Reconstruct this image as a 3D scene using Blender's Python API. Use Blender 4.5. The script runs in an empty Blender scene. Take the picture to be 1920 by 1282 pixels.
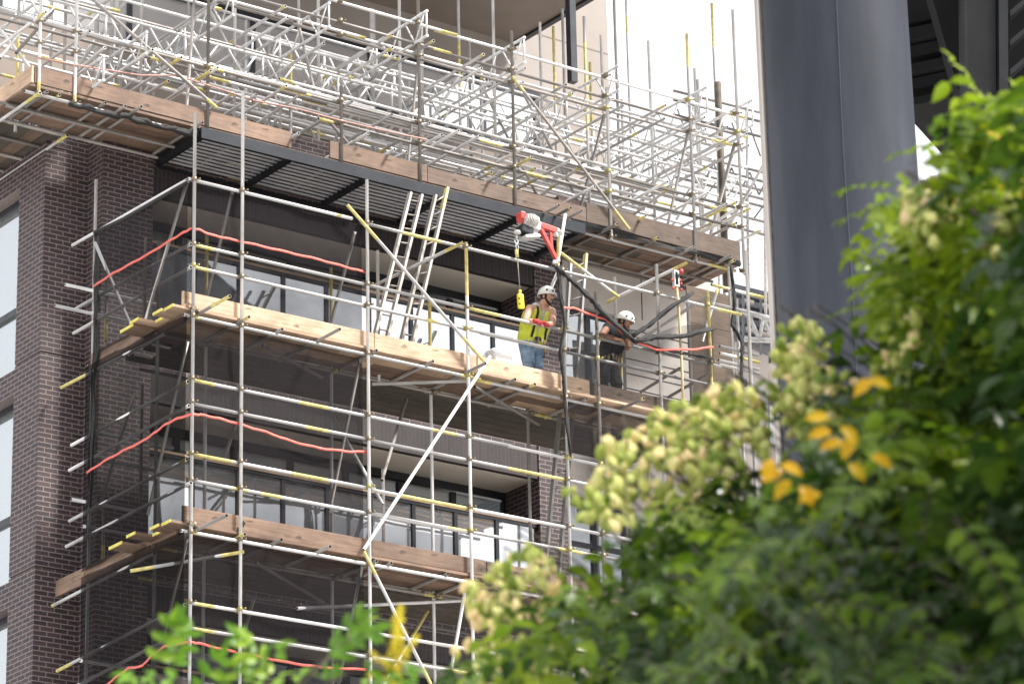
import bpy, bmesh, math, random
from mathutils import Vector, Matrix
random.seed(7)
R = math.radians
SC = bpy.context.scene
COL = SC.collection

# ---------------------------------------------------------------- camera frame
# World: X along the facade (to the right), Y into the building, Z up.  Origin: foot of the
# corner standard of the lower scaffold at the middle walkway.
FPX, CX, CY = 6723.0, 960.0, 641.0
aX = Vector((9790, 2217, FPX)).normalized()
aZ = Vector((-410, -18600, FPX)); aZ = (aZ - aX * aZ.dot(aX)).normalized()
aY = aZ.cross(aX)
def camdir(px, py):
    v = Vector((px - CX, py - CY, FPX)); return Vector((v.dot(aX), v.dot(aY), v.dot(aZ)))
CAM = -(camdir(362, 593) * (48.0 / FPX))
def at(px, py, Y):
    d = camdir(px, py); return CAM + d * ((Y - CAM.y) / d.y)
def atx(px, py, X):
    d = camdir(px, py); return CAM + d * ((X - CAM.x) / d.x)
def atz(px, py, Z):
    d = camdir(px, py); return CAM + d * ((Z - CAM.z) / d.z)
def atd(px, py, dist):
    return CAM + camdir(px, py) * (dist / FPX)
def proj(p):
    v = Vector(p) - CAM
    r = Vector((aX.x, aY.x, aZ.x)).dot(v); d = Vector((aX.y, aY.y, aZ.y)).dot(v); f = Vector((aX.z, aY.z, aZ.z)).dot(v)
    return (CX + FPX * r / f, CY + FPX * d / f)
GROUND = CAM.z - 1.6

cd = bpy.data.cameras.new('camera'); cam = bpy.data.objects.new('camera', cd); COL.objects.link(cam)
cam.matrix_world = Matrix((
    (aX.x, -aX.y, -aX.z, CAM.x), (aY.x, -aY.y, -aY.z, CAM.y), (aZ.x, -aZ.y, -aZ.z, CAM.z), (0, 0, 0, 1)))
cd.sensor_width = 36; cd.sensor_fit = 'HORIZONTAL'; cd.lens = FPX * 36 / 1920
cd.clip_start = 0.5; cd.clip_end = 3000
cd.dof.use_dof = True; cd.dof.focus_distance = 48.6; cd.dof.aperture_fstop = 3.7
SC.camera = cam

# ---------------------------------------------------------------- object helpers
WM = {}
def world_of(o): return WM[o.name]
def link(name, mesh, M=None, parent=None):
    o = bpy.data.objects.new(name, mesh); COL.objects.link(o)
    M = M or Matrix.Identity(4)
    WM[o.name] = M.copy()
    if parent is not None:
        o.parent = parent; o.matrix_basis = WM[parent.name].inverted() @ M
    else:
        o.matrix_basis = M
    return o
def tag(o, label=None, cat=None, group=None, kind=None):
    if label: o['label'] = label
    if cat: o['category'] = cat
    if group: o['group'] = group
    if kind: o['kind'] = kind
    return o
def thing(name, label, cat, loc, group=None):
    o = link(name, None, Matrix.Translation(Vector(loc))); o.empty_display_size = 0.2
    return tag(o, label, cat, group)
class MB:
    """collects shapes, build() makes one mesh object"""
    def __init__(s): s.v = []; s.f = []; s.m = []; s.sm = []
    def add(s, vs, fs, m=0, smooth=False):
        b = len(s.v); s.v += [tuple(v) for v in vs]
        for f in fs: s.f.append([b + i for i in f]); s.m.append(m); s.sm.append(smooth)
    def box(s, a, b, m=0, M=None):
        x0, x1 = sorted((a[0], b[0])); y0, y1 = sorted((a[1], b[1])); z0, z1 = sorted((a[2], b[2]))
        vs = [Vector(p) for p in ((x0,y0,z0),(x1,y0,z0),(x1,y1,z0),(x0,y1,z0),(x0,y0,z1),(x1,y0,z1),(x1,y1,z1),(x0,y1,z1))]
        if M: vs = [M @ v for v in vs]
        s.add(vs, ((0,3,2,1),(4,5,6,7),(0,1,5,4),(1,2,6,5),(2,3,7,6),(3,0,4,7)), m); return s
    def bevbox(s, a, b, bev=0.01, m=0, M=None):
        bm = bmesh.new(); bmesh.ops.create_cube(bm, size=1)
        sx, sy, sz = (abs(b[i] - a[i]) for i in range(3)); c = [(a[i] + b[i]) / 2 for i in range(3)]
        for v in bm.verts: v.co = Vector((v.co.x*sx + c[0], v.co.y*sy + c[1], v.co.z*sz + c[2]))
        bmesh.ops.bevel(bm, geom=bm.edges[:], offset=bev, segments=2, affect='EDGES', profile=0.6)
        bm.verts.index_update()
        s.add([M @ v.co if M else v.co.copy() for v in bm.verts], [[v.index for v in f.verts] for f in bm.faces], m); bm.free(); return s
    def tube(s, p0, p1, r=0.0242, n=8, m=0, cap=True, r2=None, smooth=True):
        p0, p1 = Vector(p0), Vector(p1); d = p1 - p0
        q = d.to_track_quat('Z', 'Y').to_matrix(); r2 = r if r2 is None else r2
        vs = []
        for p, rr in ((p0, r), (p1, r2)):
            for i in range(n):
                a = 2*math.pi*i/n; vs.append(p + q @ Vector((math.cos(a)*rr, math.sin(a)*rr, 0)))
        s.add(vs, [(i, (i+1) % n, n + (i+1) % n, n + i) for i in range(n)], m, smooth)
        if cap:
            b = len(s.v) - 2*n
            s.f.append([b + i for i in reversed(range(n))]); s.m.append(m); s.sm.append(False)
            s.f.append([b + n + i for i in range(n)]); s.m.append(m); s.sm.append(False)
        return s
    def path(s, pts, r=0.01, n=6, m=0, rs=None, flat=1.0, up=None):
        pts = [Vector(p) for p in pts]; k = len(pts); vs = []
        u = None
        for i, p in enumerate(pts):
            t = (pts[min(i+1, k-1)] - pts[max(i-1, 0)]).normalized()
            if u is None:
                ref = up or (Vector((0, 0, 1)) if abs(t.z) < 0.9 else Vector((1, 0, 0)))
                u = (ref - t * ref.dot(t)).normalized()
            else:
                u = (u - t * u.dot(t)).normalized()
            w = t.cross(u); rr = rs[i] if rs else r
            for j in range(n):
                a = 2*math.pi*j/n; vs.append(p + u*math.cos(a)*rr + w*math.sin(a)*rr*flat)
        fs = [(i*n + j, i*n + (j+1) % n, (i+1)*n + (j+1) % n, (i+1)*n + j) for i in range(k-1) for j in range(n)]
        fs.append(tuple(reversed(range(n)))); fs.append(tuple((k-1)*n + j for j in range(n)))
        s.add(vs, fs, m, True); return s
    def sphere(s, c, r, m=0, nu=12, nv=8, M=None):
        rx, ry, rz = r if hasattr(r, '__len__') else (r, r, r); c = Vector(c); vs = []; fs = []
        for i in range(nv + 1):
            th = math.pi*i/nv
            for j in range(nu):
                ph = 2*math.pi*j/nu
                p = Vector((math.sin(th)*math.cos(ph)*rx, math.sin(th)*math.sin(ph)*ry, math.cos(th)*rz))
                vs.append(c + (M @ p if M else p))
        for i in range(nv):
            for j in range(nu):
                a, b = i*nu + j, i*nu + (j+1) % nu
                fs.append((a, a + nu, b + nu, b))
        s.add(vs, fs, m, True); return s
    def build(s, name, mats, parent=None, M=None, local=False):
        """vertices are world coordinates unless local; M = world matrix of the object"""
        me = bpy.data.meshes.new(name)
        M = M or (Matrix.Translation(WM[parent.name].translation) if parent is not None else Matrix.Identity(4))
        inv = M.inverted()
        me.from_pydata([tuple(v) if local else tuple(inv @ Vector(v)) for v in s.v], [], s.f)
        for mt in (mats if isinstance(mats, (list, tuple)) else [mats]): me.materials.append(mt)
        me.polygons.foreach_set('material_index', s.m); me.polygons.foreach_set('use_smooth', s.sm)
        me.update()
        return link(name, me, M, parent)
def frame(p0, p1, up=Vector((0, 0, 1))):
    """matrix with local x along p0->p1"""
    p0, p1 = Vector(p0), Vector(p1); x = (p1 - p0).normalized()
    if abs(x.dot(up)) > 0.98: up = Vector((0, 1, 0))
    y = up.cross(x).normalized(); z = x.cross(y)
    M = Matrix((x, y, z)).transposed().to_4x4(); M.translation = p0; return M

# ---------------------------------------------------------------- materials
def mat(name):
    m = bpy.data.materials.new(name); m.use_nodes = True
    nt = m.node_tree; b = nt.nodes['Principled BSDF']; return m, nt, b
def N(nt, t, **kw):
    n = nt.nodes.new(t)
    for k, v in kw.items():
        if k in n.inputs: n.inputs[k].default_value = v
        else: setattr(n, k, v)
    return n
def L(nt, a, b): nt.links.new(a, b)
def ramp(nt, fac, stops):
    r = nt.nodes.new('ShaderNodeValToRGB'); el = r.color_ramp.elements
    while len(el) < len(stops): el.new(0.5)
    for e, (p, c) in zip(el, stops): e.position = p; e.color = (*c, 1)
    L(nt, fac, r.inputs[0]); return r.outputs[0]
def math_(nt, op, a, b=None):
    n = nt.nodes.new('ShaderNodeMath'); n.operation = op
    for i, x in enumerate((a, b)):
        if x is None: continue
        if isinstance(x, (int, float)): n.inputs[i].default_value = x
        else: L(nt, x, n.inputs[i])
    return n.outputs[0]
def mixc(nt, fac, a, b, blend='MIX'):
    n = nt.nodes.new('ShaderNodeMix'); n.data_type = 'RGBA'; n.blend_type = blend
    for i, x in ((0, fac), (6, a), (7, b)):
        if isinstance(x, (int, float)): n.inputs[i].default_value = x
        elif isinstance(x, tuple): n.inputs[i].default_value = (*x, 1)
        else: L(nt, x, n.inputs[i])
    return n.outputs[2]
def noise(nt, scale, detail=4, vec=None, rough=0.6):
    n = N(nt, 'ShaderNodeTexNoise', Scale=scale, Detail=detail, Roughness=rough)
    if vec is not None: L(nt, vec, n.inputs['Vector'])
    return n.outputs['Fac']
def objco(nt, scale=None):
    tc = nt.nodes.new('ShaderNodeTexCoord'); o = tc.outputs['Object']
    if scale:
        mp = nt.nodes.new('ShaderNodeMapping'); mp.inputs['Scale'].default_value = scale; L(nt, o, mp.inputs[0]); o = mp.outputs[0]
    return o
def bump(nt, b, h, dist=0.01, strength=0.5):
    n = N(nt, 'ShaderNodeBump', Distance=dist, Strength=strength); L(nt, h, n.inputs['Height']); L(nt, n.outputs[0], b.inputs['Normal'])
def speckle(name, c0, c1, scale=6, rough=0.6, metal=0.0, bmp=0.0, stretch=None, rnd=0.0):
    """two-tone noisy material, optional brightness change from object to object"""
    m, nt, b = mat(name); v = objco(nt, stretch)
    col = ramp(nt, noise(nt, scale, 6, v), [(0.35, c0), (0.65, c1)])
    if rnd:
        oi = nt.nodes.new('ShaderNodeObjectInfo')
        f = math_(nt, 'ADD', math_(nt, 'MULTIPLY', oi.outputs['Random'], 2*rnd), 1 - rnd)
        h = nt.nodes.new('ShaderNodeHueSaturation'); L(nt, f, h.inputs['Value']); L(nt, col, h.inputs['Color']); col = h.outputs[0]
    L(nt, col, b.inputs['Base Color']); b.inputs['Roughness'].default_value = rough; b.inputs['Metallic'].default_value = metal
    if bmp: bump(nt, b, noise(nt, scale*3, 4, v), 0.01, bmp)
    return m
def brick_mat(name, soldier=False):
    m, nt, b = mat(name)
    g = nt.nodes.new('ShaderNodeNewGeometry'); s = nt.nodes.new('ShaderNodeSeparateXYZ'); L(nt, g.outputs['Position'], s.inputs[0])
    u = math_(nt, 'ADD', s.outputs[0], s.outputs[1]); cb = nt.nodes.new('ShaderNodeCombineXYZ')
    L(nt, (s.outputs[2] if soldier else u), cb.inputs[0]); L(nt, (u if soldier else s.outputs[2]), cb.inputs[1])
    def bk(c1, c2, mo, mort=0.0085):
        t = N(nt, 'ShaderNodeTexBrick', Scale=1.0); t.offset = 0.0 if soldier else 0.5
        t.inputs['Mortar Size'].default_value = mort; t.inputs['Brick Width'].default_value = 0.2155 if not soldier else 0.431
        t.inputs['Row Height'].default_value = 0.0718; t.inputs['Mortar Smooth'].default_value = 0.15; t.inputs['Bias'].default_value = 0.0
        t.inputs['Color1'].default_value = (*c1, 1); t.inputs['Color2'].default_value = (*c2, 1); t.inputs['Mortar'].default_value = (*mo, 1)
        L(nt, cb.outputs[0], t.inputs['Vector']); return t
    k = 0.42 if soldier else 0.78
    t = bk((0.084*k, 0.052*k, 0.058*k), (0.042*k, 0.032*k, 0.041*k), tuple(x*(0.2 if soldier else 1.0) for x in (0.235, 0.19, 0.182)))
    big = noise(nt, 0.9, 5, g.outputs['Position']); fine = noise(nt, 26, 5, g.outputs['Position'])
    col = mixc(nt, 0.55, t.outputs['Color'], ramp(nt, fine, [(0.3, (0.55, 0.55, 0.55)), (0.7, (1.25, 1.2, 1.2))]), 'MULTIPLY')
    col = mixc(nt, 0.5, col, ramp(nt, big, [(0.35, (0.75, 0.75, 0.78)), (0.7, (1.2, 1.15, 1.1))]), 'MULTIPLY')
    L(nt, col, b.inputs['Base Color']); b.inputs['Roughness'].default_value = 0.62
    bump(nt, b, math_(nt, 'ADD', math_(nt, 'MULTIPLY', t.outputs['Fac'], -1.0), math_(nt, 'MULTIPLY', fine, 0.35)), 0.008, 0.8)
    return m
def wood_mat(name, c0, c1, c2, rough=0.75):
    m, nt, b = mat(name); v = objco(nt, (1.2, 14, 14))
    oi = nt.nodes.new('ShaderNodeObjectInfo')
    ad = nt.nodes.new('ShaderNodeVectorMath'); L(nt, v, ad.inputs[0]); L(nt, oi.outputs['Location'], ad.inputs[1])
    n1 = noise(nt, 2.2, 8, ad.outputs[0], 0.65)
    col = ramp(nt, n1, [(0.3, c0), (0.5, c1), (0.72, c2)])
    knots = noise(nt, 3.1, 2, objco(nt, (1, 3, 3)))
    col = mixc(nt, ramp(nt, knots, [(0.66, (0, 0, 0)), (0.74, (0.8, 0.8, 0.8))]), col, tuple(x*0.35 for x in c0))
    f = math_(nt, 'ADD', math_(nt, 'MULTIPLY', oi.outputs['Random'], 0.5), 0.75)
    h = nt.nodes.new('ShaderNodeHueSaturation'); L(nt, f, h.inputs['Value']); L(nt, col, h.inputs['Color'])
    dirt = noise(nt, 1.6, 6, objco(nt))
    col = mixc(nt, 0.6, h.outputs[0], ramp(nt, dirt, [(0.33, (0.38, 0.36, 0.34)), (0.5, (0.8, 0.79, 0.78)), (0.62, (1.05, 1.03, 1.0))]), 'MULTIPLY')
    L(nt, col, b.inputs['Base Color']); b.inputs['Roughness'].default_value = rough
    bump(nt, b, n1, 0.004, 0.4); return m
def steel_mat(name, base, spread=0.25, rough=0.42, metal=0.45, rust=0.25):
    m, nt, b = mat(name); v = objco(nt, (0.9, 7, 7)); oi = nt.nodes.new('ShaderNodeObjectInfo')
    ad = nt.nodes.new('ShaderNodeVectorMath'); L(nt, v, ad.inputs[0]); L(nt, oi.outputs['Location'], ad.inputs[1])
    n = noise(nt, 2.5, 7, ad.outputs[0]); col = ramp(nt, n, [(0.3, tuple(x*0.62 for x in base)), (0.62, base)])
    r2 = noise(nt, 1.1, 6, ad.outputs[0])
    col = mixc(nt, ramp(nt, r2, [(0.60, (0, 0, 0)), (0.75, (rust, rust, rust))]), col, (0.13, 0.075, 0.045))
    sp = noise(nt, 26, 3, objco(nt))
    col = mixc(nt, ramp(nt, sp, [(0.66, (0, 0, 0)), (0.70, (0.6, 0.6, 0.6))]), col, (0.42, 0.40, 0.37))
    f = math_(nt, 'ADD', math_(nt, 'MULTIPLY', oi.outputs['Random'], 2*spread), 1 - spread)
    h = nt.nodes.new('ShaderNodeHueSaturation'); L(nt, f, h.inputs['Value']); L(nt, col, h.inputs['Color'])
    L(nt, h.outputs[0], b.inputs['Base Color']); b.inputs['Metallic'].default_value = metal
    L(nt, ramp(nt, n, [(0.3, (rough+0.2,)*3), (0.7, (rough-0.1,)*3)]), b.inputs['Roughness']); return m
def glass_mat(name, tint, trans=0.35, gloss=0.35, rough=0.02):
    """pane: part see-through, part mirror of the sky, part body colour, pale tints standing in for reflected sky"""
    m, nt, b = mat(name); out = nt.nodes['Material Output']
    tr = N(nt, 'ShaderNodeBsdfTransparent'); tr.inputs[0].default_value = (0.8, 0.85, 0.86, 1)
    gl = N(nt, 'ShaderNodeBsdfGlossy', Roughness=rough); gl.inputs[0].default_value = (0.95, 0.97, 1, 1)
    df = N(nt, 'ShaderNodeBsdfDiffuse'); v = objco(nt)
    L(nt, ramp(nt, noise(nt, 1.3, 4, v), [(0.3, tuple(x*0.85 for x in tint)), (0.7, tint)]), df.inputs[0])
    bp = N(nt, 'ShaderNodeBump', Distance=0.02, Strength=0.12); L(nt, noise(nt, 0.9, 2, v), bp.inputs['Height']); L(nt, bp.outputs[0], gl.inputs['Normal'])
    m1 = N(nt, 'ShaderNodeMixShader', Fac=gloss/(1 - trans)); L(nt, df.outputs[0], m1.inputs[1]); L(nt, gl.outputs[0], m1.inputs[2])
    m2 = N(nt, 'ShaderNodeMixShader', Fac=trans); L(nt, m1.outputs[0], m2.inputs[1]); L(nt, tr.outputs[0], m2.inputs[2])
    L(nt, m2.outputs[0], out.inputs[0]); return m
def net_mat(name, col, a0, a1):
    """fine debris mesh: threads with open gaps, denser in the folds"""
    m, nt, b = mat(name); out = nt.nodes['Material Output']; v = objco(nt)
    tr = N(nt, 'ShaderNodeBsdfTransparent'); df = N(nt, 'ShaderNodeBsdfDiffuse'); df.inputs[0].default_value = (*col, 1)
    mx = N(nt, 'ShaderNodeMixShader')
    L(nt, ramp(nt, noise(nt, 1.4, 5, v), [(0.3, (a0,)*3), (0.7, (a1,)*3)]), mx.inputs[0])
    L(nt, tr.outputs[0], mx.inputs[1]); L(nt, df.outputs[0], mx.inputs[2]); L(nt, mx.outputs[0], out.inputs[0]); return m
def leaf_mat(name, cols, trans=0.35, rough=0.4, edge=None):
    m, nt, b = mat(name); out = nt.nodes['Material Output']
    at_ = nt.nodes.new('ShaderNodeAttribute'); at_.attribute_name = 'tone'
    col = ramp(nt, at_.outputs['Fac'], cols)
    L(nt, col, b.inputs['Base Color']); b.inputs['Roughness'].default_value = rough; b.inputs['Specular IOR Level'].default_value = 0.26
    tl = N(nt, 'ShaderNodeBsdfTranslucent'); L(nt, mixc(nt, 1.0, col, (1.2, 1.35, 0.7), 'MULTIPLY'), tl.inputs[0])
    mx = N(nt, 'ShaderNodeMixShader', Fac=trans); L(nt, b.outputs[0], mx.inputs[1]); L(nt, tl.outputs[0], mx.inputs[2]); L(nt, mx.outputs[0], out.inputs[0])
    return m

BRICK = brick_mat('dark brick'); SOLDIER = brick_mat('soldier brick', True)
STEEL = steel_mat('galvanised tube', (0.64, 0.63, 0.63), 0.34, 0.4, 0.2, 0.55); OLDSTEEL = steel_mat('weathered tube', (0.30, 0.275, 0.26), 0.3, 0.5, 0.2, 0.6)
ALU = steel_mat('aluminium', (0.74, 0.74, 0.74), 0.1, 0.4, 0.3, 0.05)
YEL = speckle('yellow tube paint', (0.46, 0.39, 0.13), (0.70, 0.61, 0.24), 14, 0.5, 0, 0.2)
COUP = speckle('coupler zinc', (0.11, 0.085, 0.055), (0.32, 0.27, 0.2), 40, 0.5, 0.4)
COUPY = speckle('coupler brass', (0.26, 0.22, 0.08), (0.5, 0.44, 0.18), 40, 0.5, 0.3)
DARKHOLE = speckle('tube bore', (0.02, 0.02, 0.02), (0.04, 0.035, 0.03), 8, 0.9)
WOOD = wood_mat('fresh board', (0.42, 0.28, 0.18), (0.54, 0.38, 0.265), (0.63, 0.475, 0.35))
WOODB = wood_mat('brown board', (0.15, 0.094, 0.066), (0.225, 0.147, 0.106), (0.285, 0.195, 0.145))
WOODG = wood_mat('grey board', (0.055, 0.045, 0.036), (0.09, 0.074, 0.06), (0.13, 0.11, 0.09))
WOODC = wood_mat('weathered brown board', (0.10, 0.068, 0.05), (0.155, 0.108, 0.082), (0.205, 0.148, 0.115))
BEIGE = speckle('beige soffit', (0.82, 0.76, 0.68), (0.86, 0.8, 0.73), 1.2, 0.8)
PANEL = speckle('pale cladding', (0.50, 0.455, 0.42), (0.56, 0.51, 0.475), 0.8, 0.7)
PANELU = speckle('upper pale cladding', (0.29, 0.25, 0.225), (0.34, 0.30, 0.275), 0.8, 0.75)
TAUPE = speckle('taupe cladding', (0.20, 0.165, 0.14), (0.25, 0.205, 0.175), 0.8, 0.7)
DARKM = speckle('anthracite frame', (0.018, 0.02, 0.026), (0.03, 0.033, 0.042), 5, 0.4, 0.2)
CANOPY = speckle('canopy steel', (0.012, 0.014, 0.019), (0.022, 0.025, 0.033), 3, 0.38, 0.3)
BLADE = speckle('louvre aluminium', (0.32, 0.33, 0.36), (0.42, 0.43, 0.46), 3, 0.35, 0.4)
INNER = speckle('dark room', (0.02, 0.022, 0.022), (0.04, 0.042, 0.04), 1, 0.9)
GLASSB = glass_mat('balustrade glass', (0.36, 0.365, 0.39), 0.26, 0.46)  # pale body tint paints the bright sky reflection into the panes
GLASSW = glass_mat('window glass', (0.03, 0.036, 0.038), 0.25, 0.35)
GLASSS = glass_mat('side window glass', (0.2, 0.27, 0.27), 0.22, 0.48)
GLASSU = glass_mat('upper glass', (0.62, 0.62, 0.64), 0.02, 0.55)  # light tint adds sky brightness to the panes as plain colour
NET = net_mat('debris net', (0.022, 0.020, 0.022), 0.58, 0.73)
NETD = net_mat('dense debris net', (0.014, 0.013, 0.014), 0.64, 0.8)
BLACK = speckle('black fabric', (0.012, 0.012, 0.013), (0.03, 0.03, 0.03), 30, 0.8, 0, 0.3)
REDROPE = speckle('red band', (0.66, 0.11, 0.085), (0.74, 0.17, 0.13), 20, 0.6)
CONC = speckle('concrete', (0.28, 0.27, 0.26), (0.36, 0.35, 0.33), 2, 0.85, 0, 0.2)
# ---------------------------------------------------------------- brick apartment building
YP = 3.2
xL = at(190, 500, YP).x; xR = at(285, 500, YP).x
YC = 3.66
xC = at(80, 500, YC).x
xP0 = at(1003, 560, YP).x; xP1 = at(1056, 560, YP).x; xE = at(1335, 600, YP).x
LINT = at(480, 411, YP).z                  # underside of the middle storey's lintel
ST = 3.16
TOP = at(1200, 405, YP).z                  # parapet
GAP = atx(60, 667, xC).z
bld = thing('apartment_building', 'dark brick apartment block with recessed glazed balconies behind the scaffold', 'building', (xC, YC, GROUND))
def strip_blocks(mb, x0, x1, y0, y1, ztop, zbot):
    """a pier cut by thin dark shadow gaps at every storey"""
    cuts = [GAP + ST*k for k in range(2, -8, -1)]
    z = ztop
    for c in cuts:
        if c >= z or c <= zbot: continue
        mb.box((x0, y0, c + 0.012), (x1, y1, z)); mb.box((x0 + 0.03, y0 + 0.03, c - 0.012), (x1 - 0.03, y1, c + 0.012)); z = c - 0.012
    mb.box((x0, y0, zbot), (x1, y1, z))
mb = MB(); strip_blocks(mb, xL, xR, YP, YP + 1.2, TOP - 0.1, GROUND); mb.build('pier', BRICK, bld)
mb = MB(); strip_blocks(mb, xC, xL - 0.002, YC, YC + 0.76, TOP + 0.1, GROUND); mb.build('corner_column', BRICK, bld)
mb = MB(); strip_blocks(mb, xP0, xP1, YP, YP + 1.0, TOP - 0.1, GROUND); mb.build('pier', BRICK, bld)
# left wall: spandrels, window openings in every storey
yA, yB = YC + 0.762, 8.5
zh = atx(10, 372, xC).z; zs = atx(10, 703, xC).z
for k in range(0, -6, -1):
    h, s_ = zh + ST*k, zs + ST*k
    nb = zs + ST*(k + 1)
    MB().box((xC, yA, h), (xC + 0.4, yB + 1, nb if k < 0 else TOP + 0.1)).build('spandrel', BRICK, bld)
    w = MB().box((xC + 0.2, yA, h - 0.10), (xC + 0.32, yB, h)).box((xC + 0.2, yA, s_), (xC + 0.32, yB, s_ + 0.10))
    w.box((xC + 0.2, yA, s_ + 0.10), (xC + 0.32, yA + 0.07, h - 0.10))
    zt = s_ + (h - s_)*0.36
    w.box((xC + 0.2, yA + 0.07, zt), (xC + 0.32, yB, zt + 0.1))
    fr = w.build('window', DARKM, bld)
    MB().box((xC + 0.25, yA + 0.07, s_ + 0.1), (xC + 0.27, yB, zt)).box((xC + 0.25, yA + 0.07, zt + 0.1), (xC + 0.27, yB, h - 0.1)).build('pane', GLASSS, fr)
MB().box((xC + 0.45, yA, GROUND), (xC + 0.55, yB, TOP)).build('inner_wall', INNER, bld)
# front: lintel bands, soffits, window wall, balustrade of every storey
YW = YP + 0.88
for k in range(0, -5, -1):
    z = LINT + ST*k
    top = TOP - 0.1 if k == 0 else z + 0.86
    lint = MB().box((xR, YP + 0.02, z), (xP0, YP + 0.12, z + 0.44)).build('lintel', SOLDIER, bld)
    MB().box((xR, YP + 0.026, z + 0.442), (xP0, YP + 0.30, top)).build('lintel', BRICK, bld)
    MB().box((xR, YP + 0.122, z + 0.006), (xP0, YW + 0.5, z + 0.2)).build('soffit', BEIGE, bld)
    MB().box((xR, YW - 0.4, z - 2.44), (xP0, YW + 2.0, z - 2.3)).build('balcony_floor', CONC, bld)
    # window wall
    wf = MB(); zb = z - 2.3
    wf.box((xR, YW, z - 0.12), (xP0, YW + 0.1, z + 0.003)).box((xR, YW, zb), (xP0, YW + 0.1, zb + 0.1))
    n = 7; xs = [xR + (xP0 - xR)*i/n for i in range(n + 1)]
    for i, x in enumerate(xs): wf.box((x - 0.045, YW + 0.004, zb + 0.1), (x + 0.045, YW + 0.096, z - 0.14))
    fr = wf.build('window', DARKM, bld)
    pn = MB()
    for a, b in zip(xs[:-1], xs[1:]): pn.box((a + 0.045, YW + 0.04, zb + 0.1), (b - 0.045, YW + 0.06, z - 0.14))
    pn.build('pane', GLASSW, fr)
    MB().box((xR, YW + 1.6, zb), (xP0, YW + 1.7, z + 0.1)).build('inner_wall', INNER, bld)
    # balustrade
    zr = at(480, 499, YP + 0.1).z + ST*k; yb = YP + 0.1
    bl = MB().box((xR, yb - 0.04, zr - 0.07), (xP0, yb + 0.04, zr - 0.025)).box((xR, yb - 0.03, zb + 0.1), (xP0, yb + 0.03, zb + 0.16))
    rail = bl.build('balustrade', DARKM, bld)
    MB().box((xR, yb - 0.05, zr - 0.024), (xP0, yb + 0.05, zr + 0.015)).build('handrail', WOOD, rail)
    m = 9; xs = [xR + (xP0 - xR)*i/m for i in range(m + 1)]
    for x in xs[1:-1]: MB().box((x - 0.03, yb - 0.035, zb + 0.16), (x + 0.03, yb + 0.035, zr - 0.07)).build('post', DARKM, rail)
    gp = MB()
    for a, b in zip(xs[:-1], xs[1:]): gp.box((a + 0.034, yb - 0.008, zb + 0.18), (b - 0.034, yb + 0.008, zr - 0.075))
    gp.build('glass_panel', GLASSB, rail)
# right bay: pale cladding with windows low down
zc = at(1100, 575, YP).z
for k in range(0, -5, -1):
    w = MB(); z1 = TOP - 0.1 if k == 0 else zc + ST*(k + 1) - 1.9
    z0 = zc + ST*k
    w.box((xP1 + 0.002, YP + 0.05, z0), (xE, YP + 0.35, z1))
    w.box((xP1 + 1.25, YP + 0.05, z0 - 1.9), (xE, YP + 0.35, z0))
    cl = w.build('cladding', PANEL, bld)
    gv = MB()
    for i in range(6): gv.box((xP1 + 1.25, YP + 0.044, z0 - 0.25*i - 0.2), (xE - 0.02, YP + 0.052, z0 - 0.25*i - 0.185))
    gv.box(((xP1 + xE)/2 + 0.1, YP + 0.044, z0 + 0.02), ((xP1 + xE)/2 + 0.112, YP + 0.052, z1 - 0.02))
    gv.build('groove', DARKM, cl)
    fr = MB()
    fr.box((xP1 + 0.002, YP + 0.15, z0 - 0.09), (xP1 + 1.248, YP + 0.24, z0)).box((xP1 + 0.002, YP + 0.15, z0 - 1.9), (xP1 + 1.248, YP + 0.24, z0 - 1.8))
    for x in (0.04, 0.6, 1.2): fr.box((xP1 + x - 0.04, YP + 0.154, z0 - 1.8), (xP1 + x + 0.04, YP + 0.236, z0 - 0.09))
    fr.box((xP1 + 0.08, YP + 0.158, z0 - 0.75), (xP1 + 1.16, YP + 0.232, z0 - 0.68))
    f = fr.build('window', DARKM, bld)
    MB().box((xP1 + 0.06, YP + 0.19, z0 - 1.8), (xP1 + 1.2, YP + 0.2, z0 - 0.09)).build('pane', GLASSS, f)
# terrace slab and core of the block
MB().box((xL + 0.1, 3.7, GROUND), (xE - 0.05, 9, GROUND + 1)).build('plinth', CONC, bld)
MB().box((xC + 0.6, YW + 1.8, TOP - 0.3), (xE, 12, TOP - 0.12)).build('terrace_slab', CONC, bld)
# upper storeys, set back
W2 = 6.4
xu0, xu1 = at(-260, 100, W2).x, at(1140, 100, W2).x
zhead = at(780, 112, W2).z; zsill = at(780, 225, W2).z
zsof = at(960, 80, W2).z
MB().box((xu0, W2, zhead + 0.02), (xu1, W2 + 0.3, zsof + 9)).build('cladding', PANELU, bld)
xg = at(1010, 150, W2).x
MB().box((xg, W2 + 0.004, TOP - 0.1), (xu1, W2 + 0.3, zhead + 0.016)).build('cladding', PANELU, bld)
MB().box((xu0, W2 + 0.002, TOP - 0.1), (xg - 0.004, W2 + 0.3, zsill)).build('cladding', TAUPE, bld)
gv = MB().box((xg - 1.5, W2 - 0.006, at(1060, 80, W2).z), (xu1, W2 + 0.002, at(1060, 80, W2).z + 0.02)); gv.build('groove', TAUPE, bld)
fr = MB().box((xu0, W2 - 0.03, zhead - 0.1), (xg, W2 + 0.12, zhead + 0.016)).box((xu0, W2 - 0.03, zsill), (xg, W2 + 0.12, zsill + 0.06))
xs = [xu0 + i*2.3 for i in range(int((xg - xu0)/2.3) + 1)] + [xg - 0.05]
for x in xs: fr.box((x - 0.04, W2, zsill + 0.06), (x + 0.04, W2 + 0.1, zhead - 0.1))
f = fr.build('window', DARKM, bld)
gm = MB()
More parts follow.
